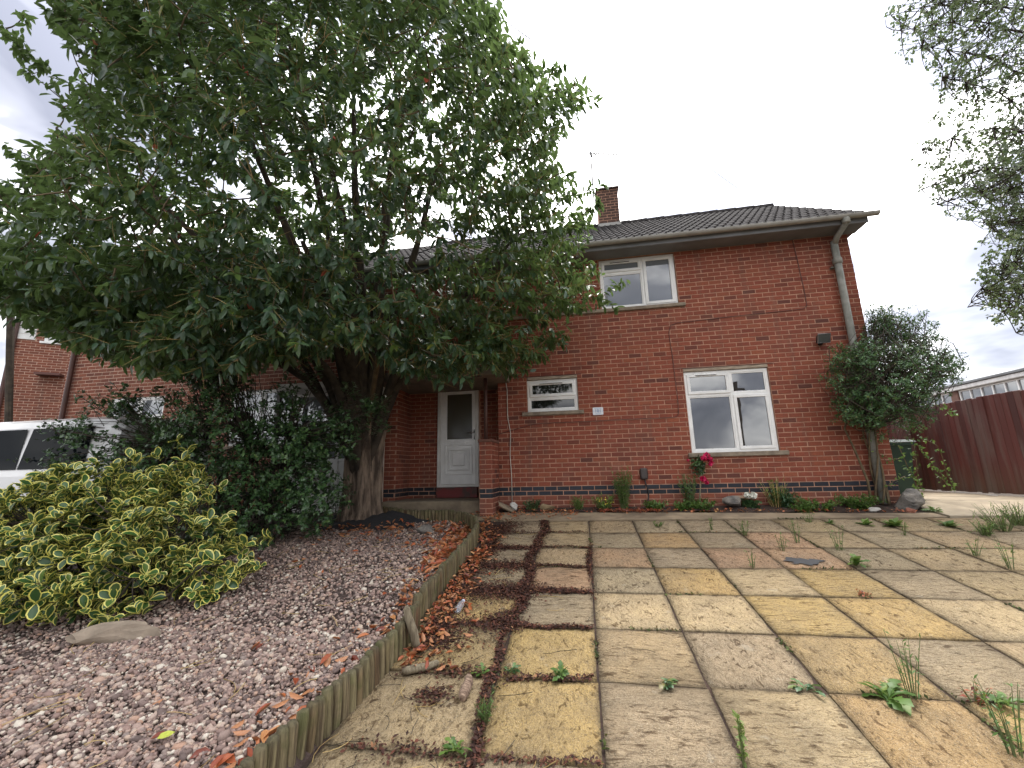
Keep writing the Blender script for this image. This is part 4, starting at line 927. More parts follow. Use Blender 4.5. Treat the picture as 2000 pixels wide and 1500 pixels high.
T = T+D*s_+RS.normal(size=T.shape)*.012
rad = RS.normal(size=T.shape); rad -= D*(rad*D).sum(1, keepdims=True); rad = unit(rad)
AX = unit(D*RS.uniform(.1, .8, (NT*K, 1))+rad*.85+np.array([0, 0, -.62])+RS.normal(size=T.shape)*.15)
NR = unit(np.array([0, 0, 1.])+D*.5+RS.normal(size=T.shape)*.35)
LL = RS.uniform(.10, .175, NT*K)
Ms = frames(AX, NR, LL)
tn = np.clip(RS.normal(.42, .17, NT*K)+np.repeat(RS.normal(0, .15, NT), K), 0, .84)
rr_ = RS.rand(NT*K); tn = np.where(rr_ < .012, .9, np.where(rr_ > .9965, 1.1, tn))
uu, vv, zz = pix(T); yellow_lit = np.exp(-((uu-1130)/90)**2-((vv-540)/110)**2); tn = np.where((RS.rand(NT*K) < yellow_lit*.5) & (tn < .84), .80+.1*RS.rand(NT*K), tn)  # yellow light on the right-hand leaves is put into their tone
keep = T[:, 1] < -.03-.10*(T[:, 2] > 4.2)
keep |= T[:, 2] > 5.0
T, Ms, tn = T[keep], Ms[keep], tn[keep]
big, rest = largest(Ms, T, 300)
bulk('foliage', LAU, Ms[rest], T[rest], G1, tree, tn[rest], kind='stuff')
solo_leaves('leaf', LAU, G1, [.1, .25, .4, .55, .7, .82, .92, 1.1], Ms, T, big, tree, tn)
# pale bare flower stalks sticking out of the outer shoots
sb = MB(); oi_ = np.argsort(((TIP-CAM)**2).sum(1)-RS.uniform(0, 14, NT))[:700]
for i in oi_:
    for k in range(rnd.randint(1, 3)):
        d = unit(OUT[i]*.9+RS.normal(size=3)*.45+np.array([0, 0, .25])); L = rnd.uniform(.12, .30); p = TIP[i]
        sb.tube([p, p+d*L*.5+RS.normal(size=3)*.008, p+d*L], [.0028, .0022, .0012], 3, cap=False)
so_ = sb.build('stalks', STALK, tree); so_['kind'] = 'stuff'

# ---- generic bush
def blob_points(blobs, n, shell=.5):
    w = np.array([b[3]**2 for b in blobs]); idx = RS.choice(len(blobs), n, p=w/w.sum()); C = np.array([at(b[0], b[1], b[2]) for b in blobs])[idx]; r = np.array([b[3] for b in blobs])[idx]
    q = rv(n)*(RS.uniform(shell**3, 1, n)**(1/3))[:, None]*r[:, None]; return C+q, unit(q+1e-6)
def leafbush(parent, base, mats, P, D, K, Lr, spread, droop, tone, ntop, nsolo, tones, name='foliage', upn=.5):
    n = len(P); T = np.repeat(P, K, 0); Dd = np.repeat(D, K, 0)
    rad = RS.normal(size=T.shape); rad -= Dd*(rad*Dd).sum(1, keepdims=True); rad = unit(rad)
    T = T-Dd*np.abs(RS.normal(size=(n*K, 1)))*spread+RS.normal(size=T.shape)*spread*.15
    AX = unit(Dd*RS.uniform(.1, .9, (n*K, 1))+rad*.8+np.array([0, 0, -droop])); NR = unit(Dd*.6+np.array([0, 0, upn])+RS.normal(size=T.shape)*.3)
    Ms = frames(AX, NR, RS.uniform(*Lr, n*K)); tn = np.clip(RS.normal(tone[0], tone[1], n*K), 0, 1)
    if nsolo:
        big, rest = largest(Ms, T, nsolo); solo_leaves('leaf', base, mats, tones, Ms, T, big, parent, tn)
    else: rest = np.arange(n*K)
    return bulk(name, base, Ms[rest], T[rest], mats, parent, tn[rest], kind='stuff')
# ---- dark holly behind
hb = at(470, 1010, 6.1); hb[2] = zg(hb[0], hb[1])
holly = empty('holly_bush', hb, 'dark green spiny holly bush between the variegated shrub and the tree trunk', 'bush')
HB = [(430, 830, 6.0, .85), (300, 910, 6.0, .75), (560, 900, 6.1, .75), (610, 970, 5.9, .55), (470, 1000, 5.6, .7), (600, 860, 6.3, .55), (200, 860, 6.3, .6), (140, 930, 6.1, .5), (250, 800, 6.2, .28), (420, 730, 6.0, .45), (660, 830, 6.3, .4), (570, 790, 6.2, .3), (680, 880, 6.3, .18), (725, 795, 6.3, .2)]
P, D = blob_points(HB, 2050, .45)
extra = [(440, 655, 6.0), (425, 690, 6.0), (690, 760, 6.3), (745, 790, 6.3), (750, 820, 6.3), (215, 770, 6.2), (105, 830, 6.2), (90, 900, 6.2), (610, 730, 6.2), (560, 740, 6.2), (255, 770, 6.2), (170, 790, 6.2), (330, 760, 6.0), (500, 700, 6.1)]
E_ = np.concatenate([at(*e)[None]+RS.normal(size=(7, 3))*.10 for e in extra]); P = np.concatenate([P, E_]); D = np.concatenate([D, unit(RS.normal(size=E_.shape)*.4+np.array([0, 0, 1.]))])
ok = P[:, 2] > zg(P[:, 0], P[:, 1])+.05; P, D = P[ok], D[ok]
leafbush(holly, HOL, G2, P, D, 11, (.045, .072), .10, .1, (.45, .22), 0, 150, [.2, .45, .7, .9])
c0 = np.array([hb[0], hb[1], hb[2]]); stems = [c0+np.array([rnd.uniform(-.9, .7), rnd.uniform(-.2, .2), rnd.uniform(.1, 1.6)]) for _ in range(60)]
twigs(holly, 'stems', [c0+np.array([rnd.uniform(-.4, .4), rnd.uniform(-.2, .2), 0]) for _ in range(60)], stems, BARKD, .012)
NS = np.array(stems); ri = ((P[:, None]-NS[None])**2).sum(-1).argmin(1); twigs(holly, 'twigs', NS[ri][::3], P[::3], BARKD, .004)
# ---- variegated shrub in front
vb = at(240, 1230, 4.0); vb[2] = zg(vb[0], vb[1])+.1
shrub = empty('variegated_shrub', vb, 'low spreading shrub with glossy green leaves edged in yellow at the lower left', 'shrub')
VB = [(250, 965, 4.5, .36), (130, 965, 4.4, .36), (30, 985, 4.3, .34), (350, 955, 4.6, .28), (40, 1190, 3.5, .30), (150, 1215, 3.45, .24), (240, 1250, 3.45, .16), (380, 1160, 3.9, .28), (450, 1090, 4.2, .26), (60, 1060, 4.0, .55), (200, 1050, 4.1, .6), (330, 1060, 4.2, .55), (120, 1150, 3.7, .45), (260, 1150, 3.8, .5), (410, 1110, 4.1, .32), (-60, 1110, 3.8, .55), (190, 990, 4.4, .40), (330, 985, 4.5, .26), (90, 1010, 4.3, .38), (300, 1220, 3.7, .26), (200, 1235, 3.5, .22)]
P, D = blob_points(VB, 1000, .55)
ex = [(255, 895, 4.6), (300, 890, 4.7), (190, 925, 4.5), (110, 930, 4.5), (235, 910, 4.6), (320, 930, 4.6), (60, 945, 4.4), (385, 935, 4.6), (345, 860, 4.9), (355, 900, 4.8), (365, 880, 4.9), (430, 950, 4.6), (410, 965, 4.6), (265, 905, 4.7), (285, 925, 4.6), (480, 1110, 4.2), (505, 1105, 4.2), (470, 1080, 4.2), (245, 1270, 3.5), (150, 1255, 3.5), (120, 1265, 3.5), (500, 1055, 4.5), (450, 1140, 4.1), (520, 1050, 4.5), (210, 945, 4.5), (150, 950, 4.4), (30, 970, 4.3), (440, 1010, 4.5), (90, 1240, 3.55), (60, 1245, 3.5), (180, 1275, 3.45), (330, 1240, 3.7), (380, 1190, 3.9)]
E_ = np.array([at(*e) for e in ex]); P = np.concatenate([P, E_]); D = np.concatenate([D, unit(RS.normal(size=E_.shape)*.35-AF*.5+np.array([0, 0, .6]))])
D = unit(D+np.array([0, 0, .35])-AF*.15)
ok = P[:, 2] > zg(P[:, 0], P[:, 1])+.18; P, D = P[ok], D[ok]
leafbush(shrub, VAR, [G3, G3Y], P, D, 8, (.060, .140), .04, -.22, (.45, .22), 0, 300, [.2, .45, .7, .95], upn=.4)
ss = [vb+np.array([rnd.uniform(-1.0, 1.0), rnd.uniform(-.3, .5), rnd.uniform(.15, .8)]) for _ in range(26)]
twigs(shrub, 'stems', [vb+np.array([rnd.uniform(-.3, .3), rnd.uniform(-.2, .2), -.05]) for _ in range(26)], ss, BARKD, .008)
NS = np.array(ss); ri = ((P[:, None]-NS[None])**2).sum(-1).argmin(1); twigs(shrub, 'twigs', NS[ri][::2], P[::2], BARKD, .003)
# ---- climber on the corner downpipe
cb0 = np.array([5.9, -.22, float(zg(5.9, -.2))])
clim = empty('climbing_shrub', cb0, 'bushy green climber growing up the grey downpipe at the house corner', 'climber')
CB = [(1720, 740, 6.7, .75), (1690, 790, 6.6, .45), (1800, 720, 6.9, .55), (1760, 660, 7.1, .55), (1720, 640, 7.1, .35), (1670, 700, 6.6, .38), (1770, 790, 6.8, .42), (1830, 715, 7.0, .32)]
P, D = blob_points(CB, 1000, .4); 
P[:, 1] = np.where((P[:, 0] < 6.35) & (P[:, 1] > -.04), -.04-RS.rand(len(P))*.12, P[:, 1])
leafbush(clim, leaf_small(.22), G5, P, D, 20, (.030, .058), .09, .1, (.45, .22), 0, 0, [])
P2, D2 = blob_points([(1740, 630, 7.1, .42), (1720, 610, 7.1, .30), (1780, 650, 7.1, .35), (1850, 700, 7.0, .22), (1860, 735, 7.0, .18), (1640, 700, 6.6, .25), (1640, 740, 6.6, .3), (1650, 800, 6.6, .3), (1780, 830, 6.9, .3), (1720, 850, 6.7, .25)], 300, .2); 
P2[:, 1] = np.where((P2[:, 0] < 6.35) & (P2[:, 1] > -.04), -.04-RS.rand(len(P2))*.1, P2[:, 1])
leafbush(clim, leaf_small(.22), G5, P2, D2, 10, (.028, .055), .08, .1, (.5, .22), 0, 0, [], name='sparse_foliage')
trk = [cb0+np.array([0, 0, h]) for h in np.linspace(0, 2.4, 9)]
twigs(clim, 'twigs', [trk[rnd.randrange(4, 9)]+np.array([.0, -.03, 0]) for _ in range(220)], P[RS.choice(len(P), 220)], BARKD, .004); twigs(clim, 'thin_twigs', [P[i] for i in RS.choice(len(P), 300)], P2, BARKD, .0025)
for k in range(5):
    ph = k*1.3; pts = [(5.96+(.075+.03*math.sin(h*3+k))*math.cos(ph+h*(1.6+.5*k)), -.135+(.075)*math.sin(ph+h*(1.6+.5*k)), -.36+h) for h in np.linspace(0, 1.7, 26)]
    MB().tube(pts, [.016-.006*t for t in np.linspace(0, 1, 26)], 6).build('stem', TWIG, clim, True)
MB().tube([(5.74, -.2, -.34), (5.76, -.18, .0), (5.68, -.14, .5), (5.60, -.12, .85), (5.72, -.12, 1.15), (5.9, -.15, 1.4)], [.02, .018, .016, .015, .014, .012], 6).build('stem', TWIG, clim, True)
def vine(pix_pts, d, nleaf, Ls=(.04, .075)):
    pts = [at(u, v, d+.03*i) for i, (u, v) in enumerate(pix_pts)]
    MB().tube(pts, .006, 4).build('stem', TWIG, clim, True)
    A_ = []
    for i in range(nleaf): t = rnd.random()*(len(pts)-1.001); k = int(t); A_.append(pts[k]+(pts[k+1]-pts[k])*(t-k))
    A_ = np.array(A_)+RS.normal(size=(nleaf, 3))*.025; M_ = frames(unit(RS.normal(size=(nleaf, 3))+np.array([0, 0, -.4])), rv(nleaf), RS.uniform(*Ls, nleaf)); o = bulk('vine_leaves', leaf_small(.3), M_, A_, G6, clim, RS.rand(nleaf), kind='stuff')
vine([(1775, 850), (1800, 880), (1815, 900), (1835, 920), (1845, 940), (1865, 955)], 6.8, 70); vine([(1755, 870), (1770, 905), (1782, 930), (1795, 960), (1805, 975)], 6.75, 60); vine([(1790, 850), (1830, 870), (1840, 890), (1850, 930), (1868, 950)], 6.9, 50)
vine([(1785, 870), (1790, 900), (1792, 935), (1800, 955)], 6.8, 35); vine([(1710, 880), (1730, 900), (1760, 895)], 6.7, 14); vine([(1720, 960), (1745, 940), (1768, 930)], 6.6, 14); vine([(1750, 780), (1850, 795), (1865, 812)], 7.0, 40)
# ---- pale birch hanging into the upper right
bt = np.array([9.6, -3.9, float(zg(9.6, -3.9))])
birch = empty('birch_tree', bt, 'tall loose tree with small grey green leaves hanging in from the upper right', 'tree')
limb(birch, 'trunk', [bt, bt+np.array([0, 0, 2.5]), bt+np.array([-.2, .2, 5.5]), bt+np.array([-.5, .4, 9])], [.2, .17, .12, .05], BARK, 12)
BR = []
for (uv, d) in ((((2060, 60), (1900, 40), (1760, 60)), 6.5), (((2080, 150), (1920, 110), (1800, 90)), 6.6), (((2080, 240), (1950, 180), (1840, 150)), 6.4), (((2080, 260), (1940, 250), (1800, 290)), 6.2), (((2070, 330), (1930, 330), (1800, 370)), 6.3), (((2070, 380), (1950, 370), (1830, 400)), 6.1), (((2080, 420), (1990, 430), (1930, 440)), 6.3), (((2080, 480), (2000, 500), (1930, 550), (1890, 600)), 6.0), (((2080, 520), (2010, 560), (1960, 610)), 6.2), (((2060, -60), (1940, -40), (1850, -20)), 6.6), (((2090, 600), (2020, 620), (1985, 650)), 6.1), (((2060, 10), (1880, 0), (1740, 30)), 6.8)):
    pts = [bt+np.array([-.3, .2, min(8, max(2.5, at(uv[0][0], uv[0][1], d)[2]-1.0))])]+[at(u, v, d) for u, v in uv]
    o, q = limb(birch, 'branch', pts, [.04]+[.014-.010*i/(len(uv)-1) for i in range(len(uv))], BARKD, 5); BR += [np.array(p) for p in q[4:]]
BR = np.array(BR); NB = 1700
base_i = RS.choice(len(BR), NB); P = BR[base_i]+RS.normal(size=(NB, 3))*np.array([.30, .34, .27])+np.array([0, 0, -.08])
u, v, z = pix(P); lim = np.interp(v, [-50, 40, 110, 160, 230, 300, 360, 420, 445, 520, 600, 650], [1760, 1715, 1740, 1800, 1790, 1775, 1785, 1810, 1900, 1905, 1890, 1960]); ok = (u > lim+np.abs(RS.normal(0, 35, NB))) & (v < 650); P = P[ok]; base_i = base_i[ok]
twigs(birch, 'twigs', BR[base_i], P, BARKD, .003)
leafbush(birch, leaf_small(.30), G4, P, unit(P-BR[base_i]+np.array([-.1, 0, -.2])), 11, (.045, .075), .12, .45, (.45, .25), 0, 0, [])

# ------------------------------------------------------------------ gravel bed
def edge_x(y):
    P = (EDG+EDG2)[:13]; ys = [p[1] for p in P]; return np.interp(y, ys, [p[0] for p in P])-.035
def ghg(x, y):
    d = np.hypot(x-x0, y-y0); h = .145-.16*np.clip((y+2.9)/1.5, 0, 1); h = h+.05*np.exp(-((d-.6)/.4)**2)
    return h+.02*np.sin(x*2.3+1)*np.sin(y*1.9)-.03*np.exp(-((x-edge_x(y))/.12)**2)
def zgr(x, y): return zg(x, y)+ghg(x, y)
def edge_top(x): return np.interp(x, [-2.6, -2.2, -1.85, -1.55, -1.3, -1.0, -.68, -.42], [-.47, -.58, -.75, -.87, -.84, -.86, -1.03, -1.38])
def in_bed(x, y): return (x < edge_x(y)) & (y < edge_top(x)-.03)
sheet('gravel_bed', list(np.linspace(-9, -.16, 70)), list(np.linspace(-7.2, -.45, 60)), lambda x, y: np.where(in_bed(x, y), zgr(x, y)-.012, zg(x, y)-.06), mat('gravel_soil', (.075, .05, .042), 1, (.04, .025, .02), 14, .9, 60, .02))
def ico(sub):
    import bmesh
    bm = bmesh.new(); bmesh.ops.create_icosphere(bm, subdivisions=sub, radius=1); bm.verts.index_update()
    r = np.array([v.co for v in bm.verts]), [[v.index for v in f.verts] for f in bm.faces]; bm.free(); return r
def pebblemat():
    m, t, b = nodes('pebble'); a = N_(t, 'ShaderNodeAttribute', dict(attribute_name='tone')); v = N_(t, 'ShaderNodeTexCoord').outputs['Object']
    c = ramp(t, a.outputs['Fac'], [(0, (.10, .072, .064)), (.15, (.21, .145, .125)), (.3, (.33, .215, .175)), (.45, (.26, .21, .185)), (.58, (.43, .30, .245)), (.72, (.50, .40, .33)), (.82, (.45, .27, .185)), (.90, (.60, .52, .42)), (1, (.70, .64, .54))])
    c = mixc(t, N_(t, 'ShaderNodeMath', dict(operation='MULTIPLY'), i0=noise(t, v, 90, 4, .65), i1=.5).outputs[0], c, (.13, .095, .085))
    t.links.new(c, b.inputs['Base Color']); b.inputs['Roughness'].default_value = .7; b.inputs['Specular IOR Level'].default_value = .35; bump(t, b, noise(t, v, 220, 3), .25, .003); return m
PEB = pebblemat()
def scatter_bed(n, xa, xb, ya, yb):
    x = RS.uniform(xa, xb, n); y = RS.uniform(ya, yb, n); k = in_bed(x, y) & (np.hypot(x-x0, y-y0) > .5); return x[k], y[k]
pv = []
gravel_parts = []
for (sub, n, xa, xb, ya, yb, lo, hi) in ((2, 17000, -2.45, -.1, -6.15, -4.7, .0072, .017), (1, 40000, -3.95, -.1, -6.15, -.9, .0075, .018)):
    x, y = scatter_bed(n, xa, xb, ya, yb)
    if sub == 1: k = ~((y < -4.7) & (x > -2.45)); x, y = x[k], y[k]
    m = len(x); r = np.clip(RS.lognormal(math.log((lo+hi)/2*.74), .38, m), .005, .030)
    q = RS.normal(size=(m, 3))*np.array([.35, .35, 1.]); nn = unit(np.stack([RS.normal(0, .3, m), RS.normal(0, .3, m)-.13, np.ones(m)], -1)); ax = rv(m)
    F = frames(ax-nn*(ax*nn).sum(1, keepdims=True), nn, r*RS.uniform(1.0, 1.5, m), r); F[:, :, 2] *= RS.uniform(.5, .85, m)[:, None]
    T = np.stack([x, y, zgr(x, y)+RS.uniform(-.012, .010, m)], -1)
    litter = np.exp(-((y+2.1)/1.0)**2); tn = np.clip(RS.rand(m)**1.15-.3*litter*RS.rand(m), 0, 1)
    b0 = ico(sub)
    if sub == 2:
        n7 = 7; an = [2*math.pi*i/n7 for i in range(n7)]; vs = [(.62*math.cos(a), .62*math.sin(a), -.78) for a in an]+[(math.cos(a+.4), math.sin(a+.4), 0.) for a in an]+[(.62*math.cos(a), .62*math.sin(a), .78) for a in an]
        b0 = (np.array(vs), [(j*n7+i, j*n7+(i+1) % n7, (j+1)*n7+(i+1) % n7, (j+1)*n7+i) for j in (0, 1) for i in range(n7)]+[tuple(range(2*n7, 3*n7))])
    bv = b0[0]*(1+.13*RS.uniform(-1, 1, (len(b0[0]), 1)))
    gravel_parts.append((bv, b0[1], F, T, tn))
for i, (bv, bf, F, T, tn) in enumerate(gravel_parts):
    o = bulk('gravel', (bv, bf), F, T, PEB, None, tn, True, kind='stuff'); o['label'] = ['pink and grey rounded pebbles in the nearest part of the bed', 'pink and grey rounded pebbles further back towards the tree'][i]
# dark weed membrane showing at the foot of the trunk
MEMB = mat('black_membrane', (.022, .021, .024), .9, (.012, .012, .013), 9, .5, 30)
mb_ = MB(); vs = []; fs = []
for i in range(25):
    a = math.pi*(1.02+1.0*i/24)
    for j, q in enumerate((.30, .44, .60, .74+.12*math.sin(i*1.7)+.06*math.sin(i*4.1))):
        x, y = x0+.12+q*1.35*math.cos(a), y0+.1+q*1.0*math.sin(a); vs.append((x, y, float(zgr(x, y))+[.16, .10, .055, .004][j]+.012*math.sin(i*2.1+j)))
fs = [(i*4+j, i*4+j+1, (i+1)*4+j+1, (i+1)*4+j) for i in range(24) for j in range(3)]; mb_.add(vs, fs)
tag(mb_.build('weed_membrane', MEMB, None, True), 'black weed membrane heaped around the foot of the tree trunk', 'membrane')
# fallen leaves
def leaf_curl(): 
    v, f = leaf_laurel(.23, .22, -.18); return v, f
FLL = leaf_curl()
def strew(n, fn, zf, L=(.05, .10)):
    P = fn(n); x, y = P[:, 0], P[:, 1]; nn = unit(np.stack([RS.normal(0, .45, n), RS.normal(0, .45, n), np.ones(n)], -1)); a = rv(n); a[:, 2] *= .3
    flip = RS.choice([-1, 1], n)[:, None]
    return frames(a-nn*(a*nn).sum(1, keepdims=True), nn*flip, RS.uniform(*L, n)), np.stack([x, y, zf(x, y)+RS.uniform(.012, .03, n)], -1)
def near_edge(n):
    y = np.concatenate([RS.uniform(-3.4, -1.0, int(n*.7)), RS.uniform(-6.0, -1.0, n-int(n*.7))]); x = edge_x(y)-np.abs(RS.normal(0, .22, n))*np.where(y > -2.6, 1.5, .6)-.03; return np.stack([x, y], -1)
def slab_side(n):
    y = np.concatenate([RS.uniform(-4.9, -2.4, int(n*.72)), RS.uniform(-2.4, -.5, n-int(n*.72))]); x = edge_x(y)+.10+np.abs(RS.normal(0, .17, n))*np.where(y < -3.2, 1.0, .8); return np.stack([x, y], -1)
zs_ = lambda x, y: zg(x, y)+.004
MsA, TA = strew(820, near_edge, zgr); MsB, TB_ = strew(560, slab_side, zs_, (.045, .085)); MsC, TC = strew(90, lambda n: np.stack([RS.uniform(-3.2, -.3, n), RS.uniform(-6.2, -1.2, n)], -1), zgr, (.04, .09))
k = in_bed(TC[:, 0], TC[:, 1]); MsC, TC = MsC[k], TC[k]
MsD, TD = strew(420, lambda n: np.stack([RS.uniform(-2.3, 1.2, n), -.52+RS.normal(0, .13, n)], -1), lambda x, y: zg(x, y)+.01, (.03, .07))
k = TD[:, 1] < -.39; MsD, TD = MsD[k], TD[k]
MsE, TE = strew(170, lambda n: np.stack([x0+RS.normal(.5, .6, n), y0+RS.normal(-.55, .35, n)], -1), lambda x, y: zgr(x, y)+.03)
k = in_bed(TE[:, 0], TE[:, 1]) & (np.hypot(TE[:, 0]-x0, TE[:, 1]-y0) > .5); MsE, TE = MsE[k], TE[k]
FM, FT = np.concatenate([MsA, MsB, MsC, MsD, MsE]), np.concatenate([TA, TB_, TC, TD, TE]); ft = np.clip(RS.beta(2, 2, len(FT)), 0, 1)
big, rest = largest(FM, FT, 130)
fls = [np_mesh('fallen_leaf', FLL[0]*np.array([1, q, 1]), np.concatenate([np.array(f) for f in FLL[1]]), np.array([len(f) for f in FLL[1]]), GR, None, np.full(len(FLL[0]), tv)) for tv, q in ((.15, 1), (.35, .9), (.5, 1.1), (.62, 1), (.75, .85), (.9, 1))]
for i in big:
    o = solo('fallen_leaf', [fls[rnd.randrange(6)]], FM[i:i+1], FT[i:i+1], None)[0]
    onbed = bool(in_bed(FT[i, 0], FT[i, 1])); tag(o, 'curled red brown dead leaf lying on the gravel' if onbed else 'curled red brown dead leaf lying beside the slabs', 'leaf', 'dead leaves on the gravel' if onbed else 'dead leaves along the edging')
lo_ = bulk('leaf_litter', FLL, FM[rest], FT[rest], GR, None, ft[rest], kind='stuff'); lo_['label'] = 'small red brown dead leaves scattered along the edging'
# brown crumbs filling the joints
def wob(y, s): return .05*np.sin(y*3.1+s)+.03*np.sin(y*7.7+2*s)
def crumbs(n):
    P = []
    a = RS.uniform(-5.9, -.9, n); w = np.where(a > -4.0, .032, .014); P.append(np.stack([.640+wob(a, 0)*.6+RS.normal(0, 1, n)*w, a], -1)[RS.rand(n) < np.where(a > -4, 1, .4)])
    a = RS.uniform(-3.7, -1.9, n//2); P.append(np.stack([1.31+.010*np.sin(a*5)+RS.normal(0, .012, n//2), a], -1)[RS.rand(n//2) < .16*(1+np.sin(a*4.1))])
    for j, amt in ((1, .3), (2, .45), (3, .8), (4, 1.1), (5, .8), (6, .55), (7, .3)):
        m = int(n*.16*amt); x = RS.uniform(-.02, 1.3, m); w = np.where(x < .75, .036, .012); P.append(np.stack([x, -.9-.66*j+wob(x*2, j)*.4+RS.normal(0, 1, m)*w], -1))
    m = int(n*.55); y = RS.uniform(-4.6, -1.2, m); P.append(np.stack([.02+wob(y, 3)+RS.normal(0, .08, m), y], -1))
    for cx, cy, rx, ry, m in ((.35, -2.9, .16, .10, .14), (.30, -3.55, .24, .12, .25), (.62, -3.55, .13, .1, .1), (.12, -4.4, .15, .15, .14), (.55, -4.15, .10, .10, .1), (.28, -2.25, .16, .05, .08), (.9, -3.52, .2, .03, .1), (.1, -1.3, .12, .25, .12), (.30, -5.1, .06, .04, .03)):
        m = int(n*m); P.append(np.stack([cx+RS.normal(0, rx, m), cy+RS.normal(0, ry, m)], -1))
    P = np.concatenate(P); return P[(P[:, 0] > edge_x(P[:, 1])+.10)]
CP = crumbs(9000); n = len(CP); nn = unit(np.stack([RS.normal(0, .5, n), RS.normal(0, .5, n), np.ones(n)], -1)); a = rv(n); a[:, 2] *= .2
DIRT = leafmat('crumbs', [(0, (.028, .012, .008)), (.5, (.070, .022, .013)), (.85, (.12, .038, .020)), (1, (.26, .13, .06))], .9, 0)
CM = frames(a-nn*(a*nn).sum(1, keepdims=True), nn, RS.uniform(.012, .040, n), RS.uniform(.010, .022, n))
do = bulk('dirt', leaf_small(.45), CM, np.stack([CP[:, 0], CP[:, 1], zg(CP[:, 0], CP[:, 1])+RS.uniform(.006, .016, n)], -1), DIRT, None, RS.rand(n)**1.4, kind='stuff'); do['label'] = 'dark brown leaf crumbs filling the joints between the slabs'
# fine dead twigs and straw
tb_ = MB(); tb2 = MB()
for i in range(230):
    if i < 150: y = rnd.uniform(-6.0, -1.6); x = float(edge_x(y))+.12+abs(rnd.gauss(0, .55)); z = float(zg(x, y))+.010
    else: x, y = rnd.uniform(-2.6, -.3), rnd.uniform(-6.2, -1.6); z = float(zgr(x, y))+.022
    a = rnd.uniform(0, 6.28); L = rnd.uniform(.08, .26); cv = rnd.uniform(-1.8, 1.8) if i % 3 else rnd.uniform(-.4, .4); pts = []
    for k in range(5): pts.append((x, y, z+rnd.uniform(0, .006))); x += math.cos(a)*L/4; y += math.sin(a)*L/4; z += .135*math.sin(a)*L/4; a += cv/4
    (tb2 if (i % 5 in (0, 1) or i >= 150) else tb_).tube(pts, .0022, 3, cap=False)
o = tb_.build('twig_litter', BARKD); tag(o, kind='stuff', label='thin curled dead twigs lying on the slabs'); o = tb2.build('straw', STALK); tag(o, kind='stuff', label='straw coloured dead stalks lying on gravel and slabs')

# ------------------------------------------------------------------ weeds, bed plants, stones
def rosette(name, c, n, L, up, label, cat='weed', m=G6, base=None, tilt=.5):
    c = np.array(c, float); a = RS.uniform(0, 6.28, n); el = RS.uniform(.05, up, n)
    A = np.stack([np.cos(a)*np.cos(el), np.sin(a)*np.cos(el), np.sin(el)], -1); Nn = unit(np.array([0, 0, 1.])+RS.normal(size=(n, 3))*.25)
    Ls = RS.uniform(*L, n); T = c+RS.normal(size=(n, 3))*np.array([.012, .012, .004]); o = bulk(name, base or DAN, frames(A, Nn, Ls), T, m, None, RS.rand(n)); return tag(o, label, cat)
def leaf_dandelion():
    v = [(0, 0, 0)]; ts = [.15, .28, .38, .52, .62, .78, .9]; ws = [.04, .11, .05, .17, .08, .2, .1]
    for t, w in zip(ts, ws): z = .12*math.sin(3.1*t)-.12*t*t; v += [(t, 0, z), (t, w, z+.03), (t, -w, z+.03)]
    v.append((1, 0, -.12)); f = [(0, 3, 1), (0, 1, 2)]
    for k in range(6): a = 1+3*k; f += [(a, a+2, a+5, a+3), (a, a+3, a+4, a+1)]
    f += [(19, 21, 22), (19, 22, 20)]; return np.array(v, float), f
DAN = leaf_dandelion()
STEMG = mat('green_stem', (.10, .13, .04), .7)
def stemmed(name, c, h, spr, ns, per, L, label, cat='weed', m=G6, w=.2, lean=(0, 0), sm=None, flowers=None, tone=(.4, .2)):
    root = empty(name, c, label, cat); c = np.array(c, float); b = MB(); Ts, As = [], []
    for i in range(ns):
        a = rnd.uniform(0, 6.28); q = spr*math.sqrt(rnd.random()); top = c+np.array([q*math.cos(a)+lean[0], q*math.sin(a)+lean[1], h*rnd.uniform(.55, 1.0)]); s = c+np.array([.25*q*math.cos(a), .25*q*math.sin(a), -.02])
        pts = [s+(top-s)*t+np.array([0, 0, .08*h*math.sin(3.1*t)]) for t in np.linspace(0, 1, 5)]; b.tube(pts, [.004, .0035, .003, .002, .001], 3, cap=False)
        for k in range(per): t = rnd.uniform(.1, 1.0); p = s+(top-s)*t; Ts.append(p+np.array([0, 0, .08*h*math.sin(3.1*t)])); As.append(unit(RS.normal(size=3)+np.array([0, 0, .35])))
    b.build('stems', sm or STEMG, root); Ts, As = np.array(Ts), np.array(As); n = len(Ts); Ls = RS.uniform(*L, n)*(1.15-.4*np.clip((Ts[:, 2]-c[2])/h, 0, 1))
    bulk('leaves', leaf_small(w), frames(As, unit(rv(n)*.5+np.array([0, 0, 1.])), Ls), Ts, m, root, np.clip(RS.normal(*tone, n), 0, 1)); return root
def gz(u, v, dz=.0): p = G(u, v); return (p[0], p[1], p[2]+dz)
rosette('weed', gz(1672, 1105), 26, (.08, .15), 1.2, 'bushy green weed in a slab joint beside the dark stained pink slab')
rosette('weed', gz(1735, 1368), 24, (.08, .18), .6, 'large jagged dandelion spreading over a slab joint at lower right')
stemmed('weed', gz(1782, 1362), .36, .10, 8, 8, (.022, .05), 'tall wispy weed standing behind the large dandelion', w=.12)
rosette('weed', gz(1095, 1322), 22, (.05, .10), 1.1, 'small bright green weed in the joint left of the middle slabs')
rosette('weed', gz(1303, 1336), 18, (.04, .09), .7, 'small dark green weed in the joint below the middle slabs', m=G5)
rosette('weed', gz(1572, 1347), 16, (.05, .10), .35, 'flat sprawling weed lying in the joint left of the dandelion', m=G5)
rosette('weed', gz(998, 1312), 14, (.05, .09), .8, 'blue green weed at the crossing of two dirty joints', m=G5)
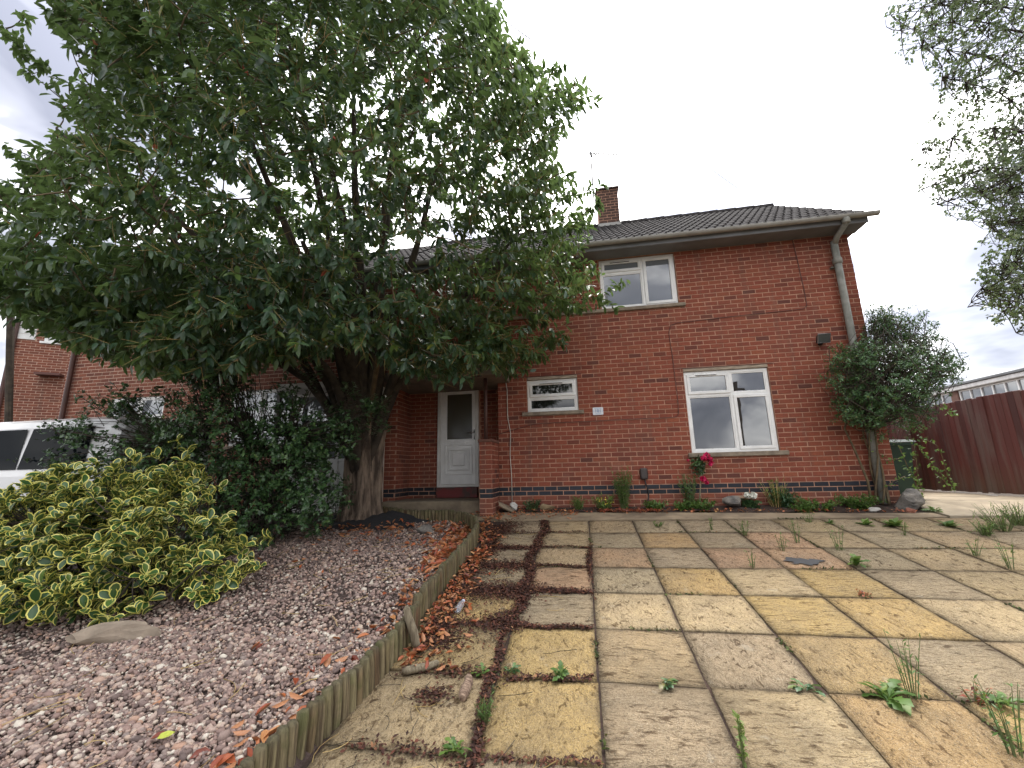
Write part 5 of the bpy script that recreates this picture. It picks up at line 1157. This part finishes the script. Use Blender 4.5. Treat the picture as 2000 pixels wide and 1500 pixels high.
rosette('weed', gz(945, 1318), 9, (.04, .08), .9, 'tiny weed tuft next to the flat fallen stake', m=G6)
stemmed('weed', gz(1905, 1370), .10, .08, 9, 5, (.018, .04), 'reddish low weed in the joint right of the dandelion', m=GR, tone=(.2, .15), w=.25)
rosette('weed', gz(1960, 1375), 16, (.06, .12), .6, 'broad green weed at the right edge of the slabs')
stemmed('weed', gz(1985, 1475), .34, .13, 9, 8, (.025, .055), 'tall leggy weed in the bottom right corner', w=.14)
stemmed('weed', gz(1452, 1492), .26, .03, 4, 22, (.02, .04), 'slender pale spike weed at the bottom middle', w=.2, tone=(.9, .1))
rosette('weed', gz(890, 1468), 20, (.04, .09), .8, 'leafy weed in the joint at the bottom left slab'); stemmed('weed', gz(945, 1410), .12, .07, 18, 5, (.03, .05), 'mossy grass tuft in the wide joint near the bottom left', w=.08)
stemmed('weed', gz(1690, 1165), .05, .07, 12, 6, (.015, .03), 'little red leaved weed in the joint between yellow slabs', m=GR, tone=(.45, .2), w=.3)
for (u, v, h, s, n, lb) in ((1640, 1075, .34, .10, 7, 'thin tall weed in the joint above the pink slab'), (1558, 1060, .28, .10, 7, 'thin weed standing left of the tall thin weed'), (1528, 1075, .22, .07, 6, 'wispy weed at the corner of two pinkish slabs'), (1470, 1108, .20, .06, 5, 'faint wispy weed on the edge of the orange slab'), (1455, 1045, .22, .10, 8, 'scrubby weed beside the path, front of the white flower'), (1390, 1035, .18, .05, 5, 'thin weed beside the path in front of the rose'), (1765, 1045, .20, .06, 4, 'single thin stalk weed on grey slabs at right'), (1905, 1085, .20, .10, 6, 'straggly weed in grey slabs near the right edge'), (1975, 1110, .30, .10, 7, 'pale tall weed at the far right edge'), (1580, 1020, .14, .10, 8, 'low weed at the path edge in front of the dark bush')):
    stemmed('weed', gz(u, v), h, s, n, 6, (.025, .05), lb, w=.16, tone=(.6, .25))
for (u, v, n, L, lb) in ((1745, 1028, 34, (.08, .17), 'broad leaved weed clump on the path in front of the rock'), (1690, 1025, 22, (.07, .14), 'smaller leafy weed left of the broad clump on the path'), (1850, 1028, 22, (.08, .16), 'leafy weed on the concrete right of the rock'), (1620, 1022, 14, (.05, .1), 'small dark weed on the path edge'), (1825, 1000, 20, (.07, .15), 'bright vine leaved weed beside the grey rock')):
    rosette('weed', gz(u, v), n, L, .9, lb, base=LAU if n > 20 else None)
for (u, v, h, s, lb) in ((1960, 1035, .32, .26, 'scruffy yellowish grass clump on the concrete at the right'), (1925, 1045, .16, .12, 'short dry grass tuft left of the scruffy clump'), (1990, 1025, .30, .2, 'dry grass tuft at the right picture edge')):
    stemmed('grass_tuft', gz(u, v), h, s, 40, 4, (.05, .09), lb, 'grass', w=.07, tone=(.8, .25))
stemmed('weed', gz(1285, 1028), .07, .10, 10, 6, (.02, .05), 'low weed on the path edge before the meter box', w=.25)
def bz(u, v=0, dz=0., y=-.2):
    d = AR*(u-1000)/FPX-AU*(975-750)/FPX+AF; t = (y-CAM[1])/d[1]; x = CAM[0]+d[0]*t; return (x, y, float(zg(x, y))+dz)
# bed along the wall
stemmed('bed_plant', bz(1218, 988), 0.78, 0.20, 30, 31, (0.037, 0.075), 'tall feathery green plant growing at the wall left of the meter box', 'plant', w=.14, tone=(.35, .2))
stemmed('bed_plant', bz(1345, 990), 0.58, 0.17, 24, 28, (0.037, 0.069), 'feathery green plant at the foot of the rose', 'plant', m=G5, w=.16, tone=(.6, .2))
yl = stemmed('bed_plant', bz(1180, 993), 0.30, 0.29, 33, 13, (0.031, 0.062), 'low bush with small yellow flowers under the small window', 'plant', w=.2, tone=(.75, .2))
YF = mat('yellow_petal', (.75, .62, .08), .6); n = 26; c = np.array(bz(1178, 990)); T = c+np.stack([RS.uniform(-.13, .17, n), RS.uniform(-.14, 0, n), RS.uniform(.10, .22, n)], -1); bulk('flowers', leaf_small(.5), frames(rv(n), rv(n), np.full(n, .032)), T, YF, yl)
stemmed('bed_plant', bz(1130, 993), 0.25, 0.19, 27, 13, (0.025, 0.056), 'pale green scrubby plant left of the yellow flowers', 'plant', w=.2, tone=(.6, .3))
stemmed('bed_plant', bz(1515, 990), 0.50, 0.24, 33, 15, (0.031, 0.062), 'dry brownish feathery weed right of the white flower', 'plant', m=G6, sm=STALK, w=.14, tone=(1., .1))
stemmed('bed_plant', bz(1530, 995), 0.30, 0.24, 33, 28, (0.044, 0.075), 'low dark green bush under the main window', 'plant', m=G5, w=.24, tone=(.15, .15))
stemmed('bed_plant', bz(1040, 988), 0.22, 0.20, 33, 20, (0.025, 0.050), 'small dark green bush between stones left of the step wall', 'plant', m=G2, w=.25, tone=(.3, .2))
for (x, y, s, nn_, h, lb) in ((2.45, -.25, .26, 20, .13, 'ground hugging plant below the meter box'), (3.15, -.28, .32, 34, .15, 'bright green ground cover patch below the rose'), (4.9, -.32, .40, 34, .15, 'ground cover patch in front of the wall near the dark bush'), (5.5, -.34, .32, 40, .20, 'leafy green patch at the foot of the downpipe'), (2.9, -.3, .2, 16, .12, 'small leafy patch left of the rose'), (4.6, -.5, .2, 12, .1, 'thin leafy patch along the path')):
    stemmed('bed_plant', (x, y, float(zg(x, y))), h*1.15, s, int(nn_*1.5), 14, (.03, .065), lb, 'plant', w=.3, tone=(.4, .25))
rl = MB()
n = 420; X = RS.uniform(-.1, 6.1, n); Y = bedy(X)+RS.normal(.05, .05, n); X2 = RS.uniform(1.5, 2.5, 330); X = np.concatenate([X, X2]); Y = np.concatenate([Y, bedy(X2)+RS.normal(.04, .04, 330)]); n = len(X); nn = unit(np.stack([RS.normal(0, .5, n), RS.normal(0, .5, n), np.ones(n)], -1)); a = rv(n); a[:, 2] *= .3
o = bulk('bed_litter', leaf_small(.4), frames(a-nn*(a*nn).sum(1, keepdims=True), nn, RS.uniform(.02, .055, n)), np.stack([X, Y, zg(X, Y)+RS.uniform(.02, .05, n)], -1), GR, None, np.concatenate([RS.rand(420)**.8, RS.rand(330)*.35]), kind='stuff'); o['label'] = 'dark red leaf litter along the front of the flower bed'
# rose
rc = np.array(bz(1362, 985, 0, -.16)); rose = empty('rose_bush', rc, 'thin rose with bright pink blossoms in front of the main window sill', 'rose')
rt_ = wl = np.array([3.27, -.14, .42]); MB().tube([rc+np.array([.02, .05, 0]), (rc+rt_)/2+np.array([.03, 0, 0]), rt_+np.array([-.03, 0, -.3]), rt_], [.011, .010, .009, .007], 6).build('stem', mat('rose_stem', (.35, .30, .2), .8), rose, True)
P = rt_+np.array([-.02, 0, -.12])+rv(90)*RS.uniform(.03, .19, 90)[:, None]*np.array([.8, .5, 1.05]); leafbush(rose, leaf_small(.33), G2, P, unit(P-rt_), 5, (.035, .06), .03, .1, (.5, .3), 0, 0, [], name='leaves')
PK = mat('pink_petal', (.62, .012, .10), .55, (.45, .008, .07), 20)
for (dx, dy, dz, r) in ((.10, -.07, .05, .055), (.15, -.06, -.02, .05), (.05, -.10, .01, .05), (.16, -.07, -.09, .045), (-.20, -.04, -.02, .02), (.0, -.09, -.34, .05), (.05, -.07, -.39, .04)):
    c = rt_+np.array([dx, dy, dz]); d = rv(26); bulk('blossom', leaf_small(.55), frames(unit(np.cross(d, rv(26))), d, np.full(26, r*1.1)), c+d*r*RS.uniform(.2, .8, (26, 1)), PK, rose)
# white flower
wc = np.array(bz(1465, 995)); wfl = stemmed('white_flower', wc, .14, .15, 22, 9, (.05, .10), 'white flower heads on a small dark leaved plant in the bed', 'flower', m=G5, w=.32, tone=(.3, .2))
WPM = mat('white_petal', (.80, .80, .70), .6)
for dx, dz in ((-.045, .21), (.04, .205)): d = rv(40); bulk('blossom', leaf_small(.55), frames(unit(np.cross(d, rv(40))), d, np.full(40, .055)), wc+np.array([dx, -.05, dz])+d*.045*RS.uniform(.4, 1, (40, 1)), WPM, wfl)
# stones
ROCK = ico(3)
def rock(name, c, s, m, label, cat='stone', seed=0, rz=0., flat=1.):
    rs = np.random.RandomState(seed); v = ROCK[0].copy(); 
    for k in range(9):
        d = unit(rs.normal(size=3)); t = rs.uniform(.45, .8); q = v@d; v = v-np.outer(np.clip(q-t, 0, None), d)*.92
    v = v*(1+.04*rs.normal(size=(len(v), 1))); v = v*np.array(s); cz, sz = math.cos(rz), math.sin(rz); v = v@np.array([[cz, sz, 0], [-sz, cz, 0], [0, 0, 1]])
    b = MB(); b.add(v, ROCK[1]); o = b.build(name, m, None, False, loc=tuple(c)); return tag(o, label, cat)
g = bz(1768, 990, .10); rock('rock', (6.2, -.33, float(zg(6.2, -.33))+.12), (.27, .20, .19), STONE, 'large rough grey rock beside the downpipe at the end of the bed', 'rock', 3, .2)
rock('rock', bz(1705, 0, .03, -.55), (.09, .06, .05), PALE, 'small pale stone in front of the large grey rock', seed=5)
rock('rock', bz(1772, 0, .03, -.62), (.08, .05, .05), mat('brick_lump', (.30, .12, .08), .95), 'reddish brick lump in front of the large grey rock', seed=6)
g = bz(1432, 985, .10); rock('rock', g, (.19, .11, .10), STONE, 'dark cut log like stone in the bed left of the white flower', 'stone', 8, .1)
rock('slab_piece', (g[0]+.17, g[1]+.06, g[2]+.07), (.24, .10, .03), mat('tan_stone', (.33, .23, .15), .95, bmp=.5), 'flat tan stone leaning behind the white flower', 'stone', 9, -.15)
g = bz(988, 985, .09); sp = rock('slab_piece', (g[0]+.02, -.30, g[2]-.02), (.24, .11, .035), CONC, 'broken concrete slab piece leaning beside the step wall', 'rubble', 11, -.5); sp.rotation_euler = (.3, .5, 0)
rock('rock', (.02, -.18, -.34), (.10, .07, .09), PALE, 'pale upright stone behind the broken slab piece', seed=12); rock('rock', (.62, -.22, -.35), (.17, .10, .07), mat('ochre_stone', (.30, .22, .12), .95, bmp=.5), 'flat ochre stone lying against the wall base', seed=13)
g = G(832, 1040, .03); rock('rock', (g[0], g[1], g[2]+.03), (.15, .10, .08), STONE, 'angular grey stone among red leaves inside the curved edging', seed=14, rz=.5)
g = G(762, 1091, .07); rock('white_stone', (g[0], g[1], g[2]+.03), (.05, .035, .035), mat('white_stone', (.8, .79, .76), .7), 'smooth white stone lying on the gravel', seed=15)
g = G(170, 1285, .14); rock('rock', (g[0]-.05, g[1]+.24, g[2]+.05), (.34, .13, .11), mat('buff_stone', (.30, .24, .18), .95, (.2, .16, .12), 6, .5, 40), 'long buff stone under the front of the variegated shrub', seed=16, rz=.35)
# plastic bottle
p = np.array(G(893, 1201)); q = np.array(G(912, 1170)); ax = unit(q-p); L = .20; c = p+np.array([0, 0, .035])
bm_, bt_, bb_ = nodes('clear_plastic'); bb_.inputs['Base Color'].default_value = (.75, .78, .85, 1); bb_.inputs['Roughness'].default_value = .12; bb_.inputs['Transmission Weight'].default_value = .75; bb_.inputs['IOR'].default_value = 1.2
pr = [(0, .02), (.006, .029), (.04, .030), (.05, .027), (.06, .030), (.085, .030), (.09, .028), (.10, .031), (.13, .028), (.155, .016), (.165, .0125), (.18, .0125)]
bo = MB(); bo.tube([c+ax*t for t, r in pr], [r for t, r in pr], 14); bott = tag(bo.build('plastic_bottle', bm_, None, True), 'crumpled clear plastic bottle lying among dead leaves by the edging', 'bottle')
MB().tube([c+ax*.176, c+ax*.196], .0155, 10).build('cap', mat('pale_blue_cap', (.6, .66, .8), .4), bott)
# yellow green leaf and a spilled dark patch
g = G(305, 1452, .15); o = solo('fallen_leaf', [np_mesh('fallen_leaf', LAU[0]*np.array([1, 1.9, 1]), np.concatenate([np.array(f) for f in LAU[1]]), np.array([len(f) for f in LAU[1]]), mat('lime_leaf', (.45, .5, .08), .5))], frames(np.array([[.5, .8, .12]]), np.array([[.1, -.2, 1.]]), [.075]), np.array([[g[0], g[1], g[2]+.02]]), None)[0]
tag(o, 'bright yellow green leaf lying alone on the gravel at the bottom', 'leaf')
b = MB(); c = np.array(G(1568, 1098)); n = 40; ps = [(c[0]+.17*(1+.25*math.sin(3*a+1)+.18*math.sin(7*a))*math.cos(a), c[1]+.10*(1+.25*math.sin(4*a)+.2*math.sin(9*a+2))*math.sin(a)) for a in np.linspace(0, 6.283, n, endpoint=False)]
b.add([(x, y, float(zg(x, y))+.0105) for x, y in ps], [tuple(range(n))]); tag(b.build('tar_stain', mat('dark_stain', (.06, .06, .062), .8), None), 'dark grey stain on a pinkish slab', 'stain')
b = MB().box(-.12, .12, -.02, .02, -.004, .004); o = b.build('daylight_strip', UPVC, None, loc=(8.45, 1.15, -.335), rot=(0, 0, 1.4)); tag(o, 'white strip put in for the daylight gap under the fence', 'strip')  # white strip stands in for bright daylight under the fence

# moss and seedlings rooted along the joints
mp_ = []
for k in range(-1, 9):
    y = RS.uniform(-6, -.9, 420); dens = noise_ = np.sin(y*2.1+k*1.7)+np.sin(y*5.3+k*3.1); y = y[dens > (1.25 if k > 0 else .7)]; mp_.append(np.stack([PX+k*PS+RS.normal(0, .009, len(y))-.002, y], -1))
for j in range(0, 9):
    x = RS.uniform(.7, 8, 620); dens = np.sin(x*1.9+j*2.3)+np.sin(x*4.7+j*1.1); x = x[dens > 1.25]; mp_.append(np.stack([x, PY-j*PS+RS.normal(0, .010, len(x))], -1))
MP = np.concatenate(mp_); n = len(MP); MOSS = leafmat('joint_moss', [(0, (.025, .034, .012)), (.5, (.05, .062, .020)), (.8, (.12, .15, .04)), (1, (.16, .07, .03))], .9, .1)
o = bulk('moss', leaf_small(.35), frames(unit(RS.normal(size=(n, 3))*np.array([1, 1, .3])+np.array([0, 0, .45])), rv(n), RS.uniform(.012, .034, n)), np.stack([MP[:, 0], MP[:, 1], zg(MP[:, 0], MP[:, 1])-.004+RS.uniform(0, .008, n)], -1), MOSS, None, RS.rand(n), kind='stuff'); o['label'] = 'moss and tiny seedlings growing in the joints between slabs'
# telegraph pole across the road, mirrored in the main window
d = AR*(1440-1000)/FPX-AU*(790-750)/FPX+AF; h_ = CAM+d*(-CAM[1]/d[1]); m_ = np.array([d[0], -d[1], d[2]]); q = h_+m_*(16/d[1]); d2_ = AR*(1437-1000)/FPX-AU*(745-750)/FPX+AF; zt = (CAM+d2_*(-CAM[1]/d2_[1]))[2]+d2_[2]*16/d2_[1]
pole = MB().tube([(q[0], q[1], -1.8), (q[0]+.05, q[1], zt)], [.15, .11], 10); pole.box(q[0]-.5, q[0]+.5, q[1]-.05, q[1]+.05, zt-.5, zt-.38); tag(pole.build('telegraph_pole', BARKD), 'wooden telegraph pole across the road mirrored in the main window glass', 'pole')
